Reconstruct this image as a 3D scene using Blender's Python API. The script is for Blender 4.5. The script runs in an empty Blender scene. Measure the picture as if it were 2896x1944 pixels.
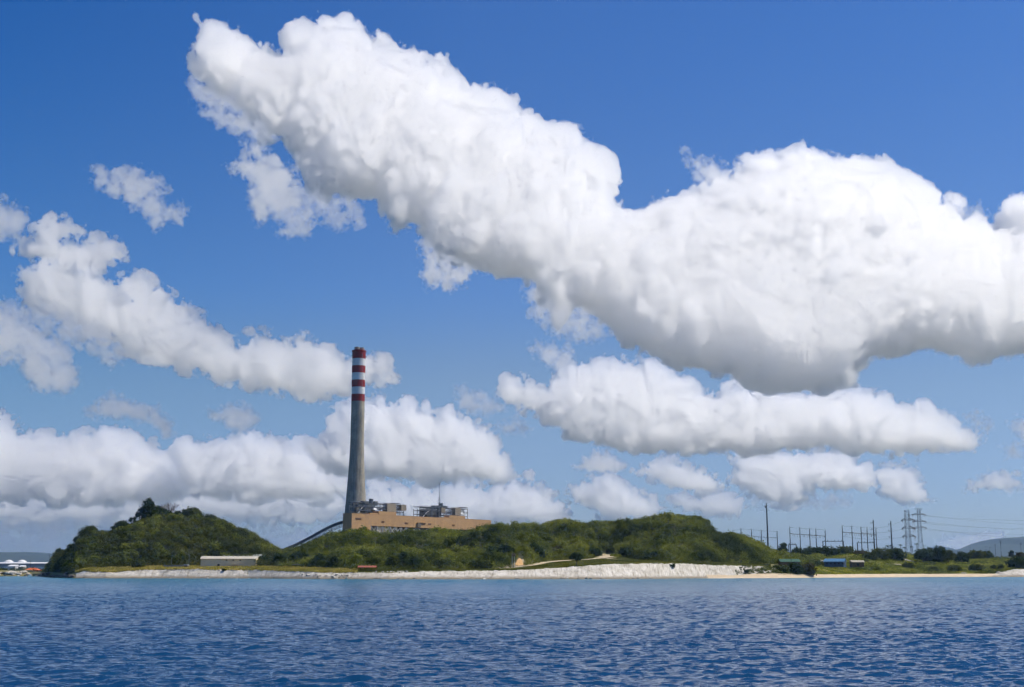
import bpy, math, random
import numpy as np
from mathutils import Vector

# ------------------------------------------------------------------ camera, sky, sun, exposure
R = math.radians
sc = bpy.context.scene
col = sc.collection
F_PX, CX, CY = 3600.0, 1448.0, 972.0          # focal length and centre of the photograph, in its own pixels
HORIZON = 1616.0
EYE = 5.0
PITCH = math.atan((HORIZON - CY) / F_PX)
cam = bpy.data.cameras.new('camera'); cam.lens = 36 * F_PX / 2896; cam.sensor_width = 36
cam.clip_start = 0.5; cam.clip_end = 200000
camo = bpy.data.objects.new('camera', cam); col.objects.link(camo)
camo.location = (0, 0, EYE); camo.rotation_euler = (math.pi / 2 + PITCH, 0, 0)
sc.camera = camo

SUN_EL, SUN_AZ = R(56), R(7)                   # SUN_AZ: from +x (right of the picture) towards +y (away)
SUN = Vector((math.cos(SUN_EL) * math.cos(SUN_AZ), math.cos(SUN_EL) * math.sin(SUN_AZ), math.sin(SUN_EL)))
w = bpy.data.worlds.new('World'); sc.world = w; w.use_nodes = True
wn, wl = w.node_tree.nodes, w.node_tree.links
wn.clear()
sky = wn.new('ShaderNodeTexSky'); sky.sky_type = 'NISHITA'; sky.sun_disc = False
sky.sun_elevation = SUN_EL; sky.sun_rotation = math.pi / 2 - SUN_AZ
sky.altitude = 0; sky.air_density = 1.0; sky.dust_density = 0.4; sky.ozone_density = 3.0
hs = wn.new('ShaderNodeHueSaturation'); hs.inputs['Saturation'].default_value = 1.16; hs.inputs['Hue'].default_value = 0.5
# clear tropical air: a little less yellow at the horizon and a deeper blue overhead than the plain model
tc = wn.new('ShaderNodeTexCoord'); sx = wn.new('ShaderNodeSeparateXYZ')
ramp = wn.new('ShaderNodeValToRGB'); ramp.color_ramp.interpolation = 'EASE'
ST = [(0.0, (.66, .79, 1.16)), (.045, (.75, .84, 1.20)), (.146, (.98, .95, 1.08)), (.225, (.81, .95, 1.26)), (.438, (.60, .90, 1.33))]
er = ramp.color_ramp.elements
while len(er) < len(ST): er.new(0.5)
for e, (p, c) in zip(er, ST): e.position = p; e.color = (c[0] / 1.4, c[1] / 1.4, c[2] / 1.4, 1)
mul = wn.new('ShaderNodeMix'); mul.data_type = 'RGBA'; mul.blend_type = 'MULTIPLY'; mul.inputs['Factor'].default_value = 1
bg = wn.new('ShaderNodeBackground'); bg.inputs['Strength'].default_value = 0.0825 * 1.4
out = wn.new('ShaderNodeOutputWorld')
west = wn.new('ShaderNodeMath'); west.operation = 'MULTIPLY_ADD'; west.inputs[1].default_value = -3.0; west.inputs[2].default_value = -0.1; west.use_clamp = True
high = wn.new('ShaderNodeMath'); high.operation = 'MULTIPLY'; high.inputs[1].default_value = 2.3; high.use_clamp = True
both = wn.new('ShaderNodeMath'); both.operation = 'MULTIPLY'
deep = wn.new('ShaderNodeMix'); deep.data_type = 'RGBA'; deep.blend_type = 'MULTIPLY'; deep.inputs['B'].default_value = (.30, .74, .90, 1)
wl.new(sx.outputs['X'], west.inputs[0]); wl.new(sx.outputs['Z'], high.inputs[0])
wl.new(west.outputs[0], both.inputs[0]); wl.new(high.outputs[0], both.inputs[1]); wl.new(both.outputs[0], deep.inputs['Factor'])
wl.new(tc.outputs['Generated'], sx.inputs[0]); wl.new(sx.outputs['Z'], ramp.inputs[0])
wl.new(sky.outputs[0], hs.inputs['Color']); wl.new(hs.outputs[0], mul.inputs['A']); wl.new(ramp.outputs[0], mul.inputs['B'])
wl.new(mul.outputs['Result'], deep.inputs['A']); wl.new(deep.outputs['Result'], bg.inputs[0]); wl.new(bg.outputs[0], out.inputs[0])
ld = bpy.data.lights.new('sun', 'SUN'); ld.energy = 5.0; ld.angle = R(0.53); ld.color = (1.0, 0.925, 0.80)
lo = bpy.data.objects.new('sun', ld); col.objects.link(lo)
lo.rotation_euler = (-SUN).to_track_quat('-Z', 'Y').to_euler(); lo.location = SUN * 3000
sc.view_settings.view_transform = 'Standard'; sc.view_settings.look = 'None'
sc.view_settings.exposure = 0.06; sc.view_settings.gamma = 1.0
cy = sc.cycles
cy.max_bounces = 48; cy.volume_bounces = 26; cy.diffuse_bounces = 3; cy.glossy_bounces = 3
cy.transmission_bounces = 4; cy.transparent_max_bounces = 24
cy.use_denoising = True
cy.use_adaptive_sampling = True; cy.adaptive_threshold = 0.065; cy.adaptive_min_samples = 12
cy.sample_clamp_indirect = 6

# ------------------------------------------------------------------ helpers
cT, sT = math.cos(PITCH), math.sin(PITCH)
def at(px, py, Y):
    """world point seen at photo pixel (px, py) on the upright plane y = Y"""
    a, b = (px - CX) / F_PX, (CY - py) / F_PX
    dy, dz = cT - b * sT, sT + b * cT
    t = Y / dy
    return Vector((a * t, Y, EYE + dz * t))
def zat(py, Y): return at(CX, py, Y).z
def xat(px, py, Y): return at(px, py, Y).x

def tag(o, label=None, cat=None, group=None, kind=None):
    if label: o['label'] = label
    if cat: o['category'] = cat
    if group: o['group'] = group
    if kind: o['kind'] = kind
    return o

def np_mesh(name, verts, faces, mat=None, parent=None, smooth=False):
    """verts (n,3) float array, faces (m,k) int array -> one linked mesh object"""
    me = bpy.data.meshes.new(name)
    verts = np.ascontiguousarray(verts, np.float32); faces = np.ascontiguousarray(faces, np.int32)
    m, k = faces.shape
    me.vertices.add(len(verts)); me.vertices.foreach_set('co', verts.ravel())
    me.loops.add(m * k); me.loops.foreach_set('vertex_index', faces.ravel())
    me.polygons.add(m); me.polygons.foreach_set('loop_start', np.arange(0, m * k, k, dtype=np.int32))
    me.polygons.foreach_set('loop_total', np.full(m, k, np.int32))
    if smooth: me.polygons.foreach_set('use_smooth', np.ones(m, bool))
    me.update(calc_edges=True)
    if mat: me.materials.append(mat)
    o = bpy.data.objects.new(name, me); col.objects.link(o)
    if parent: o.parent = parent
    return o

# ------------------------------------------------------------------ clouds
rng = np.random.default_rng(5)
def noise3(shape, cell, step):
    """isotropic band-limited noise (deviation about 0.4) on a grid; cell = size of one lump in the units of step"""
    sub = max(1.0, cell / (5.0 * step))
    n = [int(math.ceil(q / sub)) + 2 for q in shape]
    g = np.fft.rfftn(rng.standard_normal(n).astype(np.float32))
    fr = np.sqrt(np.fft.fftfreq(n[0])[:, None, None] ** 2 + np.fft.fftfreq(n[1])[None, :, None] ** 2 + np.fft.rfftfreq(n[2])[None, None, :] ** 2)
    f0 = sub * step / (1.5 * cell)
    g *= np.exp(-(np.log((fr + 1e-9) / f0) / 0.42) ** 2)
    g = np.fft.irfftn(g, n, axes=(0, 1, 2)).astype(np.float32)
    g *= 0.4 / g.std()
    if sub > 1:
        for k in range(3):
            t = np.arange(shape[k]) / sub; i = np.floor(t).astype(int); f = (t - i).astype(np.float32)
            sh = [1, 1, 1]; sh[k] = len(f)
            lo_ = np.take(g, i, axis=k)
            g = lo_ + (np.take(g, i + 1, axis=k) - lo_) * f.reshape(sh)
        return g
    return g[:shape[0], :shape[1], :shape[2]]
def sdf2(poly, U, V):
    """signed distance to a closed polygon, positive inside"""
    P = np.array(poly, np.float32); d2 = np.full(U.shape, 1e12, np.float32); ins = np.zeros(U.shape, bool)
    for (x0, y0), (x1, y1) in zip(P, np.roll(P, -1, 0)):
        ex, ey = x1 - x0, y1 - y0
        t = np.clip(((U - x0) * ex + (V - y0) * ey) / (ex * ex + ey * ey + 1e-9), 0, 1)
        d2 = np.minimum(d2, (U - x0 - t * ex) ** 2 + (V - y0 - t * ey) ** 2)
        c = ((y0 > V) != (y1 > V))
        ins ^= c & (U < (x1 - x0) * (V - y0) / (y1 - y0 + 1e-9) + x0)
    return np.where(ins, 1, -1) * np.sqrt(d2)
def surface_nets(F):
    S = F > 0
    a = [slice(None, -1), slice(1, None)]
    cnt = np.zeros([n - 1 for n in F.shape], np.float32); pos = np.zeros(cnt.shape + (3,), np.float32)
    anyc = np.zeros(cnt.shape, np.uint8)
    for i in (0, 1):
        for j in (0, 1):
            for k in (0, 1): anyc += S[a[i], a[j], a[k]]
    act = (anyc > 0) & (anyc < 8)
    ci = np.argwhere(act); idx = np.full(act.shape, -1, np.int32); idx[act] = np.arange(len(ci))
    p = np.zeros((len(ci), 3), np.float32); n = np.zeros(len(ci), np.float32)
    for axis in range(3):
        o1, o2 = [q for q in range(3) if q != axis]
        for s in (0, 1):
            for t in (0, 1):
                A = ci.copy(); A[:, o1] += s; A[:, o2] += t
                B = A.copy(); B[:, axis] += 1
                fa, fb = F[tuple(A.T)], F[tuple(B.T)]
                c = (fa > 0) != (fb > 0)
                r = np.where(c, fa / np.where(c, fa - fb, 1), 0)
                q = A.astype(np.float32); q[:, axis] += r
                p[c] += q[c]; n[c] += 1
    p /= n[:, None]
    faces = []
    for axis in range(3):
        o1, o2 = [(1, 2), (2, 0), (0, 1)][axis]
        sl0 = [slice(None)] * 3; sl1 = [slice(None)] * 3
        sl0[axis] = slice(None, -1); sl1[axis] = slice(1, None)
        e = S[tuple(sl0)] != S[tuple(sl1)]
        E = np.argwhere(e)
        ok = (E[:, o1] > 0) & (E[:, o2] > 0) & (E[:, o1] < F.shape[o1] - 1) & (E[:, o2] < F.shape[o2] - 1)
        E = E[ok]
        quad = []
        for s, t in ((0, 0), (-1, 0), (-1, -1), (0, -1)):
            Q = E.copy(); Q[:, o1] += s; Q[:, o2] += t; quad.append(idx[tuple(Q.T)])
        q = np.stack(quad, 1)
        flip = ~S[tuple(E.T)]
        q[flip] = q[flip][:, ::-1]
        faces.append(q)
    return p, np.concatenate(faces)

def cloud_mat(name, dens, g=0.72):
    m = bpy.data.materials.new(name); m.use_nodes = True
    nt = m.node_tree; nt.nodes.clear()
    v = nt.nodes.new('ShaderNodeVolumeScatter'); v.inputs['Color'].default_value = (1, 1, 1, 1)
    v.inputs['Density'].default_value = dens; v.inputs['Anisotropy'].default_value = g
    o = nt.nodes.new('ShaderNodeOutputMaterial'); nt.links.new(v.outputs[0], o.inputs['Volume'])
    return m

def cloud(label, poly, Y, dm=60, thick=1.2, step=None, lump=60, amp=0.28, soft=1.0, dens=0.8, lean=0.85, wisp=0.25, grow=0.0, g=0.76, mid=1.15):
    """a cloud from its outline: swollen to a rounded body about a leaning mid-plane through depth Y, then broken into lumps.
    Three nested skins, thin haze outside and dense inside, each filled with scattering droplets."""
    P = np.array(poly, np.float32)
    step = step or (5.0 if lump > 75 else 4.0 if lump > 45 else 3.2)
    pad = amp * lump * 1.5 + 3 * step + 14 * soft
    x0, y0 = P.min(0) - pad; x1, y1 = P.max(0) + pad
    nu, nv = int((x1 - x0) / step) + 2, int((y1 - y0) / step) + 2
    nw = int(2 * (dm * thick + pad) / step) + 2
    u = x0 + np.arange(nu) * step; v = y0 + np.arange(nv) * step; ww = (np.arange(nw) - (nw - 1) / 2) * step
    U, V = np.meshgrid(u, v, indexing='ij')
    d = sdf2(poly, U.astype(np.float32), V.astype(np.float32)) + grow
    e = np.maximum(dm - d, 0)[:, :, None]
    F = dm - np.sqrt(e * e + (ww[None, None, :] / thick) ** 2).astype(np.float32)
    c, A = lump, amp * lump * mid
    vv = ((v - P[:, 1].min()) / max(1, np.ptp(P[:, 1])))[None, :, None].astype(np.float32)   # 0 at the cloud's top, 1 at its base
    mixw = np.clip(wisp + 0.5 * (vv - 0.4), 0, 1)
    flat = 1 - 0.3 * np.clip((vv - .55) * 3, 0, 1)                      # calmer, flatter base
    near = np.clip((F + 46) / 34, 0, 1) if wisp < .65 else np.clip((F + 44) / 26, 0, 1)   # no loose crumbs far outside the outline
    calm = (1.15 - 0.6 * np.clip(d / dm, 0, 1))[:, :, None] if wisp < .65 else 1.35    # the face is smoother than the outline
    while c > 1.5 * step:
        n = noise3(F.shape, c, step)
        F += calm * near * flat * A * ((np.abs(n) * 2.3 - 0.70) * (1 - mixw) + n * 1.25 * mixw)   # rounded lumps with creases, frayed towards the base
        c *= 0.5; A *= 0.77
    F[0] = F[-1] = -99; F[:, 0] = F[:, -1] = -99; F[:, :, 0] = F[:, :, -1] = -99
    mpp = Y / F_PX
    pc = P.mean(0); o0 = at(pc[0], pc[1], Y)
    N = np.array([0, 1, -lean]) / math.hypot(1, lean)                   # normal of the mid-plane
    top = None
    skin = min(26.0, 0.5 * dm)
    skins = ((-6 * soft, 75 * soft, 0), (0, 62, 0), (2.5, 13, skin)) if wisp < .65 else ((-7 * soft, 120, 0), (0, 60, 0), (7, 42, 0))
    for lev, mfp, hollow in skins:
        G = F - lev
        if not (G > 0).any(): continue
        p, f = surface_nets(G)
        if hollow and (G > hollow).any():                               # the dense skin is a shell with an inner wall
            p2, f2 = surface_nets(G - hollow); f = np.concatenate([f, f2[:, ::-1] + len(p)]); p = np.concatenate([p, p2])
        a = (x0 + p[:, 0] * step - CX) / F_PX; b = (CY - y0 - p[:, 1] * step) / F_PX
        D = np.stack([a, cT - b * sT, sT + b * cT], 1)
        O = np.array([0, 0, EYE])
        t = float(np.dot(np.array(o0) - O, N)) / (D @ N)                # where the outline's sight lines meet the mid-plane
        verts = O + D * t[:, None] + np.outer((p[:, 2] - (nw - 1) / 2) * step * mpp, [0, 1, 0]) - np.array(o0)
        ob = np_mesh('cloud' if top is None else ('core' if not hollow else 'skin'), verts, f, cloud_mat('cloud_droplets', dens / (mfp * mpp), g), top)
        if top is None:
            top = ob; ob.location = o0; tag(ob, label, 'cloud', 'cumulus clouds in the sky')
    return top
# ------------------------------------------------------------------ materials
def mat(name, colr, rough=0.8, metal=0.0, var=0.0, scale=1.0, col2=None, bump=0.0, bscale=None, detail=6, spec=0.3):
    """a painted or mineral surface: two tones mixed by noise, optional relief"""
    m = bpy.data.materials.new(name); m.use_nodes = True
    nt = m.node_tree; b = nt.nodes['Principled BSDF']
    b.inputs['Roughness'].default_value = rough; b.inputs['Metallic'].default_value = metal
    b.inputs['Specular IOR Level'].default_value = spec
    c1 = tuple(colr) + (1,)
    if var or col2:
        c2 = tuple(col2) + (1,) if col2 else tuple(max(0, c * (1 - var)) for c in colr) + (1,)
        g = nt.nodes.new('ShaderNodeNewGeometry')
        n = nt.nodes.new('ShaderNodeTexNoise'); n.inputs['Scale'].default_value = scale; n.inputs['Detail'].default_value = detail
        n.inputs['Roughness'].default_value = 0.65
        r = nt.nodes.new('ShaderNodeValToRGB'); r.color_ramp.elements[0].position = 0.36; r.color_ramp.elements[1].position = 0.64
        r.color_ramp.elements[0].color = c1; r.color_ramp.elements[1].color = c2
        nt.links.new(g.outputs['Position'], n.inputs['Vector']); nt.links.new(n.outputs[0], r.inputs[0]); nt.links.new(r.outputs[0], b.inputs['Base Color'])
    else:
        b.inputs['Base Color'].default_value = c1
    if bump:
        g2 = nt.nodes.new('ShaderNodeNewGeometry')
        n2 = nt.nodes.new('ShaderNodeTexNoise'); n2.inputs['Scale'].default_value = bscale or scale * 3; n2.inputs['Detail'].default_value = 5
        bp = nt.nodes.new('ShaderNodeBump'); bp.inputs['Strength'].default_value = 1; bp.inputs['Distance'].default_value = bump
        nt.links.new(g2.outputs['Position'], n2.inputs['Vector']); nt.links.new(n2.outputs[0], bp.inputs['Height']); nt.links.new(bp.outputs[0], b.inputs['Normal'])
    return m

def leaf_mat(name, a, b_, c=None, scale=0.05, fine=0.6):
    """foliage: leaf tones vary in broad patches and from bush to bush; leaves let some light through"""
    m = bpy.data.materials.new(name); m.use_nodes = True
    nt = m.node_tree; nt.nodes.clear()
    g = nt.nodes.new('ShaderNodeNewGeometry')
    n1 = nt.nodes.new('ShaderNodeTexNoise'); n1.inputs['Scale'].default_value = scale; n1.inputs['Detail'].default_value = 4
    n2 = nt.nodes.new('ShaderNodeTexNoise'); n2.inputs['Scale'].default_value = fine; n2.inputs['Detail'].default_value = 2
    mx = nt.nodes.new('ShaderNodeMath'); mx.operation = 'MULTIPLY_ADD'; mx.inputs[1].default_value = 0.35; 
    r = nt.nodes.new('ShaderNodeValToRGB')
    e = r.color_ramp.elements
    e[0].position = 0.52; e[0].color = tuple(a) + (1,); e[1].position = 0.84; e[1].color = tuple(b_) + (1,)
    if c: x = e.new(0.68); x.color = tuple(c) + (1,)
    for n in (n1, n2): nt.links.new(g.outputs['Position'], n.inputs['Vector'])
    nt.links.new(n2.outputs[0], mx.inputs[0]); nt.links.new(n1.outputs[0], mx.inputs[2]); nt.links.new(mx.outputs[0], r.inputs[0])
    d = nt.nodes.new('ShaderNodeBsdfDiffuse'); t = nt.nodes.new('ShaderNodeBsdfTranslucent'); s = nt.nodes.new('ShaderNodeMixShader')
    s.inputs[0].default_value = 0.40
    o = nt.nodes.new('ShaderNodeOutputMaterial')
    nt.links.new(r.outputs[0], d.inputs[0]); nt.links.new(r.outputs[0], t.inputs[0])
    nt.links.new(d.outputs[0], s.inputs[1]); nt.links.new(t.outputs[0], s.inputs[2]); nt.links.new(s.outputs[0], o.inputs['Surface'])
    return m

M = {}
M['forest'] = leaf_mat('forest_leaves', (.034, .046, .014), (.155, .162, .034), (.082, .094, .022), 0.018, 0.10)
M['forest_green'] = leaf_mat('hill_scrub_leaves', (.034, .050, .014), (.235, .25, .042), (.122, .146, .027), 0.026, 0.13)
M['dark_leaf'] = leaf_mat('dark_leaves', (.017, .031, .011), (.046, .070, .021), None, 0.10, 0.5)
M['mid_leaf'] = leaf_mat('olive_leaves', (.038, .052, .012), (.080, .095, .018), None, 0.10, 0.5)
M['brown_leaf'] = leaf_mat('dry_leaves', (.050, .048, .016), (.100, .085, .030), None, 0.10, 0.5)
M['vine'] = leaf_mat('creeper_leaves', (.13, .16, .020), (.38, .37, .055), (.24, .265, .032), 0.05, 0.25)
M['grass'] = leaf_mat('dry_grass_blades', (.30, .27, .05), (.58, .47, .13), (.43, .36, .08), 0.03, 0.3)
M['bark'] = mat('bark', (.10, .085, .07), 0.9, var=0.5, scale=2)
M['twig'] = mat('grey_twigs', (.26, .22, .20), 0.9, var=0.4, scale=2)
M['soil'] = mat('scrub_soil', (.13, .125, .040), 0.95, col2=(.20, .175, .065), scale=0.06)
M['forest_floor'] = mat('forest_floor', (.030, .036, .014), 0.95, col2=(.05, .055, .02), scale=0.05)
M['sand'] = mat('beach_sand', (.48, .37, .24), 0.95, col2=(.58, .47, .32), scale=0.15)
M['dirt'] = mat('pale_dirt', (.52, .43, .28), 0.95, col2=(.40, .32, .20), scale=0.3)
M['gravel'] = mat('grey_gravel', (.34, .32, .28), 0.95, col2=(.27, .25, .22), scale=0.4)
M['orange_earth'] = mat('orange_earth', (.42, .24, .09), 0.95, col2=(.56, .36, .16), scale=0.25)
M['rock'] = mat('dark_shore_rock', (.05, .045, .04), 0.9, col2=(.16, .14, .11), scale=0.4, bump=.4, bscale=.8)
M['pale_rock'] = mat('pale_shore_rock', (.62, .58, .50), 0.9, col2=(.40, .36, .29), scale=0.4, bump=.4, bscale=.8)

# ------------------------------------------------------------------ the lie of the land, by bearing (photo column q) and distance
def lerp_tab(tab):
    t = np.array(tab, float)
    return lambda q: np.interp(q, t[:, 0], t[:, 1])
shoreY = lerp_tab([(-3000, 1500), (-100, 1290), (90, 1290), (118, 1240), (150, 1050), (205, 945), (300, 930), (450, 930), (700, 905), (900, 845), (1100, 820), (1400, 825), (1700, 845), (1860, 880), (2000, 930), (2200, 965), (2400, 1040), (2600, 1140), (2896, 1180), (3400, 1220), (6000, 1500)])
topPY = lerp_tab([(0, 1621), (205, 1626), (216, 1619), (240, 1614), (270, 1618), (330, 1618), (390, 1612), (480, 1610), (553, 1610), (655, 1612), (758, 1614), (861, 1617), (930, 1620), (969, 1620), (1131, 1620), (1200, 1617), (1362, 1615), (1440, 1614), (1503, 1611), (1605, 1605), (1708, 1597), (1790, 1595), (1880, 1594), (1942, 1595), (2024, 1599), (2086, 1600), (2150, 1602), (2220, 1612), (2300, 1621), (2400, 1622), (2896, 1621)])
footY = lerp_tab([(-3000, 1500), (100, 1300), (118, 1262), (150, 1075), (205, 965), (250, 965), (430, 985), (600, 1000), (800, 955), (1000, 880), (1300, 880), (1440, 900), (1500, 930), (1560, 1000), (1650, 1010), (1720, 1060), (1800, 1000), (1900, 975), (2100, 1015), (2300, 1085), (2600, 1260), (6000, 1600)])
footPY = lerp_tab([(0, 1612), (205, 1622), (250, 1608), (430, 1604), (600, 1602), (800, 1605), (1000, 1611), (1300, 1609), (1450, 1606), (1500, 1599), (1560, 1584), (1650, 1580), (1720, 1568), (1800, 1583), (1900, 1588), (2100, 1593), (2200, 1596), (2260, 1600), (2300, 1601), (2450, 1601), (2600, 1598), (2896, 1594)])
ridgeY = lerp_tab([(100, 1330), (125, 1290), (160, 1150), (215, 1060), (300, 1075), (600, 1090), (797, 1190), (900, 1140), (1400, 1140), (2000, 1120), (2280, 1180), (2330, 1330), (2420, 1400), (2560, 1400), (2700, 1450), (6000, 2000)])
RIDGE = [(90, 1612), (108, 1618), (125, 1610), (144, 1594), (155, 1558), (200, 1541), (213, 1537), (218, 1513), (255, 1495), (300, 1499), (335, 1484), (365, 1476), (385, 1462), (430, 1452), (460, 1450), (515, 1452), (565, 1454), (600, 1454), (620, 1460), (640, 1470), (655, 1484), (680, 1490), (700, 1500), (720, 1511), (740, 1521), (760, 1533), (780, 1543), (797, 1551), (830, 1545), (870, 1526), (900, 1512), (922, 1503), (970, 1498), (1050, 1503), (1110, 1500), (1170, 1491), (1230, 1489), (1270, 1494), (1320, 1497), (1350, 1489), (1389, 1482), (1415, 1478), (1450, 1480), (1500, 1479), (1535, 1476), (1550, 1470), (1565, 1466), (1590, 1464), (1640, 1470), (1690, 1469), (1720, 1470), (1750, 1466), (1790, 1463), (1830, 1459), (1860, 1455), (1885, 1450), (1910, 1451), (1935, 1455), (1970, 1460), (1995, 1468), (2008, 1478), (2020, 1490), (2033, 1503), (2060, 1506), (2085, 1503), (2105, 1508), (2130, 1517), (2145, 1527), (2165, 1537), (2185, 1547), (2210, 1556), (2240, 1563), (2280, 1572), (2330, 1574), (2400, 1567), (2560, 1567), (2640, 1578), (2700, 1584), (2896, 1580)]
ridgePY = lerp_tab(RIDGE)
TREE_H = lerp_tab([(90, 0), (140, 4), (160, 6), (300, 6.6), (700, 6.0), (800, 6.5), (900, 7.0), (1400, 6.5), (2240, 6), (2330, 2.5), (2400, 0.5), (2896, .5)])
ROW = 0.9844
def qcol(x, y): return CX + F_PX * x / (ROW * y)
def xcol(q, y): return (q - CX) / F_PX * ROW * y
def zpy(py, Y):
    b = (CY - py) / F_PX
    return EYE + (sT + b * cT) / (cT - b * sT) * Y
_ng = np.random.default_rng(11)
_lump = [(_ng.uniform(0, 6.28), _ng.uniform(0, 6.28), 2 * math.pi / L, L * 0.016) for L in (170, 120, 90, 60, 45, 33, 24, 18)]
def lumps(x, y):
    z = 0 * x
    for a, p, k, h in _lump:
        z = z + h * np.sin(k * (x * np.cos(a) + y * np.sin(a)) + p) * np.sin(0.7 * k * (y * np.cos(a) - x * np.sin(a)) + 2 * p)
    return z
BW = lerp_tab([(100, 8), (205, 9), (1100, 13), (1800, 17), (2050, 16), (2300, 20), (3400, 20)])     # width of the sloping shore
def groundz(x, y):
    q = qcol(x, np.maximum(y, 1))
    Ys, bw = shoreY(q), BW(q)
    Yt = Ys + bw
    zt = np.maximum(zpy(topPY(q), Yt), 1.2)
    Yf = np.maximum(footY(q), Yt + 12); zf = np.maximum(zpy(footPY(q), Yf), zt * 0.9)
    Yr = np.maximum(ridgeY(q), Yf + 20); zr = np.maximum(zpy(ridgePY(q), Yr) - TREE_H(q), zf)
    s = y - Ys
    z1 = np.where(s < 0, np.maximum(s * 0.25, -4), zt * np.clip(s / bw, 0, 1))
    t = np.clip((y - Yt) / (Yf - Yt), 0, 1); z2 = zt + (zf - zt) * t
    u = np.clip((y - Yf) / (Yr - Yf), 0, 1)
    g = np.sin(u * np.pi / 2) ** 1.05
    z3 = zf + (zr - zf) * g + lumps(x, y) * np.clip((zr - zf) / 30, 0, 1) * np.sin(u * np.pi) * 1.2
    d = np.maximum(y - Yr, 0)
    low = np.minimum(zr, np.interp(q, [0, 200, 900, 2100, 2250, 2560, 2680, 2800], [5, 6, 10, 12, 27, 27, 18, 19]))
    z4 = low + (zr - low) * np.exp(-(d / 90.0) ** 2)
    return np.where(y < Yt, z1, np.where(y < Yf, z2, np.where(y < Yr, z3, z4)))
def gz(x, y): return float(groundz(np.array([float(x)]), np.array([float(y)]))[0])
def hit(px, py, ymax=2500):
    """where the sight line through a photo pixel meets the ground"""
    Y = np.arange(780, ymax, 1.0)
    a, b = (px - CX) / F_PX, (CY - py) / F_PX
    t = Y / (cT - b * sT)
    X, Z = a * t, EYE + (sT + b * cT) * t
    k = np.argmax(groundz(X, Y) >= Z)
    return Vector((X[k], Y[k], groundz(X[k:k + 1], Y[k:k + 1])[0]))

def grid_faces(nr, nc):
    i = np.arange(nr - 1)[:, None] * nc + np.arange(nc - 1)[None, :]
    return np.stack([i, i + 1, i + 1 + nc, i + nc], -1).reshape(-1, 4)
qs = np.concatenate([np.linspace(-5000, -400, 40)[:-1], np.arange(-400, 3320, 6.0), np.linspace(3320, 8000, 40)[1:]])
ss = np.concatenate([[-60, -25, -8, -3], np.arange(-1.5, 30, 1.5), np.arange(30, 420, 4.0), 420 * np.exp(np.linspace(0, 4.6, 70))])
Q, S = np.meshgrid(qs, ss); Yg = shoreY(Q) + S
Xg = xcol(Q, Yg); Zg = groundz(Xg, Yg)
go = np_mesh('ground', np.stack([Xg, Yg, Zg], -1).reshape(-1, 3), grid_faces(*Q.shape), M['soil'], smooth=True); go['kind'] = 'structure'
go.data.materials.append(M['forest_floor'])                 # leaf litter under the hill scrub; inland darkened to cut warm bounce onto clouds
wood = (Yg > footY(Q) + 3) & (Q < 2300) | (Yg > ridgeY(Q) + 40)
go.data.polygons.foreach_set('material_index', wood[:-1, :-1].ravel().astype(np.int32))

# far blue hills on both sides, and the low coast
def far_hill(name, tab, Y0, depth, m):
    t = np.array(tab, float)
    q = np.linspace(t[0, 0], t[-1, 0], 220); v = np.linspace(-1, 1, 41)
    QQ, VV = np.meshgrid(q, v)
    zr = zpy(np.interp(q, t[:, 0], t[:, 1]), Y0)[None, :]
    Y = Y0 + VV * depth
    X = xcol(QQ, np.full_like(Y, Y0))
    rr = np.sin(QQ * 0.21 + VV * 5) * np.sin(QQ * 0.083 - VV * 3.1 + 1) * 0.10 + np.sin(QQ * 0.047 + VV * 7) * 0.07
    Z = -2 + (zr + 2) * np.clip(np.cos(VV * np.pi / 2) ** 0.9 * (1 + rr * (1 - np.cos(VV * np.pi / 2))), 0, 1.0)
    o = np_mesh(name, np.stack([X, Y, Z], -1).reshape(-1, 3), grid_faces(*QQ.shape), m, smooth=True); o['kind'] = 'structure'
M['hill_green'] = mat('far_hill_scrub', (.022, .034, .022), 0.95, col2=(.040, .05, .03), scale=0.003)
far_hill('hills', [(-500, 1578), (-200, 1568), (-60, 1561), (0, 1562), (37, 1564), (76, 1562), (103, 1563), (117, 1569), (131, 1571), (152, 1567), (210, 1572), (300, 1585), (420, 1606)], 15000, 2600, M['hill_green'])
far_hill('hills', [(2560, 1612), (2640, 1588), (2701, 1560), (2726, 1555), (2756, 1551), (2787, 1543), (2807, 1539), (2819, 1532), (2830, 1524), (2848, 1522), (2878, 1523), (2896, 1520), (2960, 1510), (3060, 1530), (3200, 1560), (3500, 1606)], 12500, 2400, M['hill_green'])
far_hill('hills', [(2590, 1610), (2630, 1552), (2644, 1547), (2655, 1545), (2668, 1548), (2690, 1556), (2740, 1605)], 21000, 2000, M['hill_green'])

# ------------------------------------------------------------------ water
wq = np.concatenate([np.linspace(-9000, -140, 60)[:-1], np.arange(-140, 3040, 3.6), np.linspace(3040, 12000, 60)[1:]])
wy = np.concatenate([np.arange(-40, 6, 4.0), np.arange(6, 40, 0.8), np.arange(40, 90, 0.11), 90 + np.cumsum(np.linspace(.11, .34, 560)), 216.5 + np.cumsum(np.linspace(.34, 1.4, 900)), 1000 + np.cumsum(np.full(110, 3.0)), 1320 * np.exp(np.linspace(0, 3.4, 40))])
WQ, WY = np.meshgrid(wq, wy); WX = (WQ - CX) / F_PX * np.maximum(WY, 40)
dY = np.gradient(wy)[:, None]
wr = np.random.default_rng(3)
WZ = np.zeros_like(WX, dtype=np.float32); X32, Y32 = WX.astype(np.float32), WY.astype(np.float32)
gust = (np.sin(X32 * .021 + 1) * np.sin(Y32 * .013 + .4) + np.sin(X32 * .008 - Y32 * .017)) * 0.24 + 1 + 0.14 * np.sin(X32 * .11 + 2 * np.sin(Y32 * .05)) * np.sin(Y32 * .19 + X32 * .03)
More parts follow.
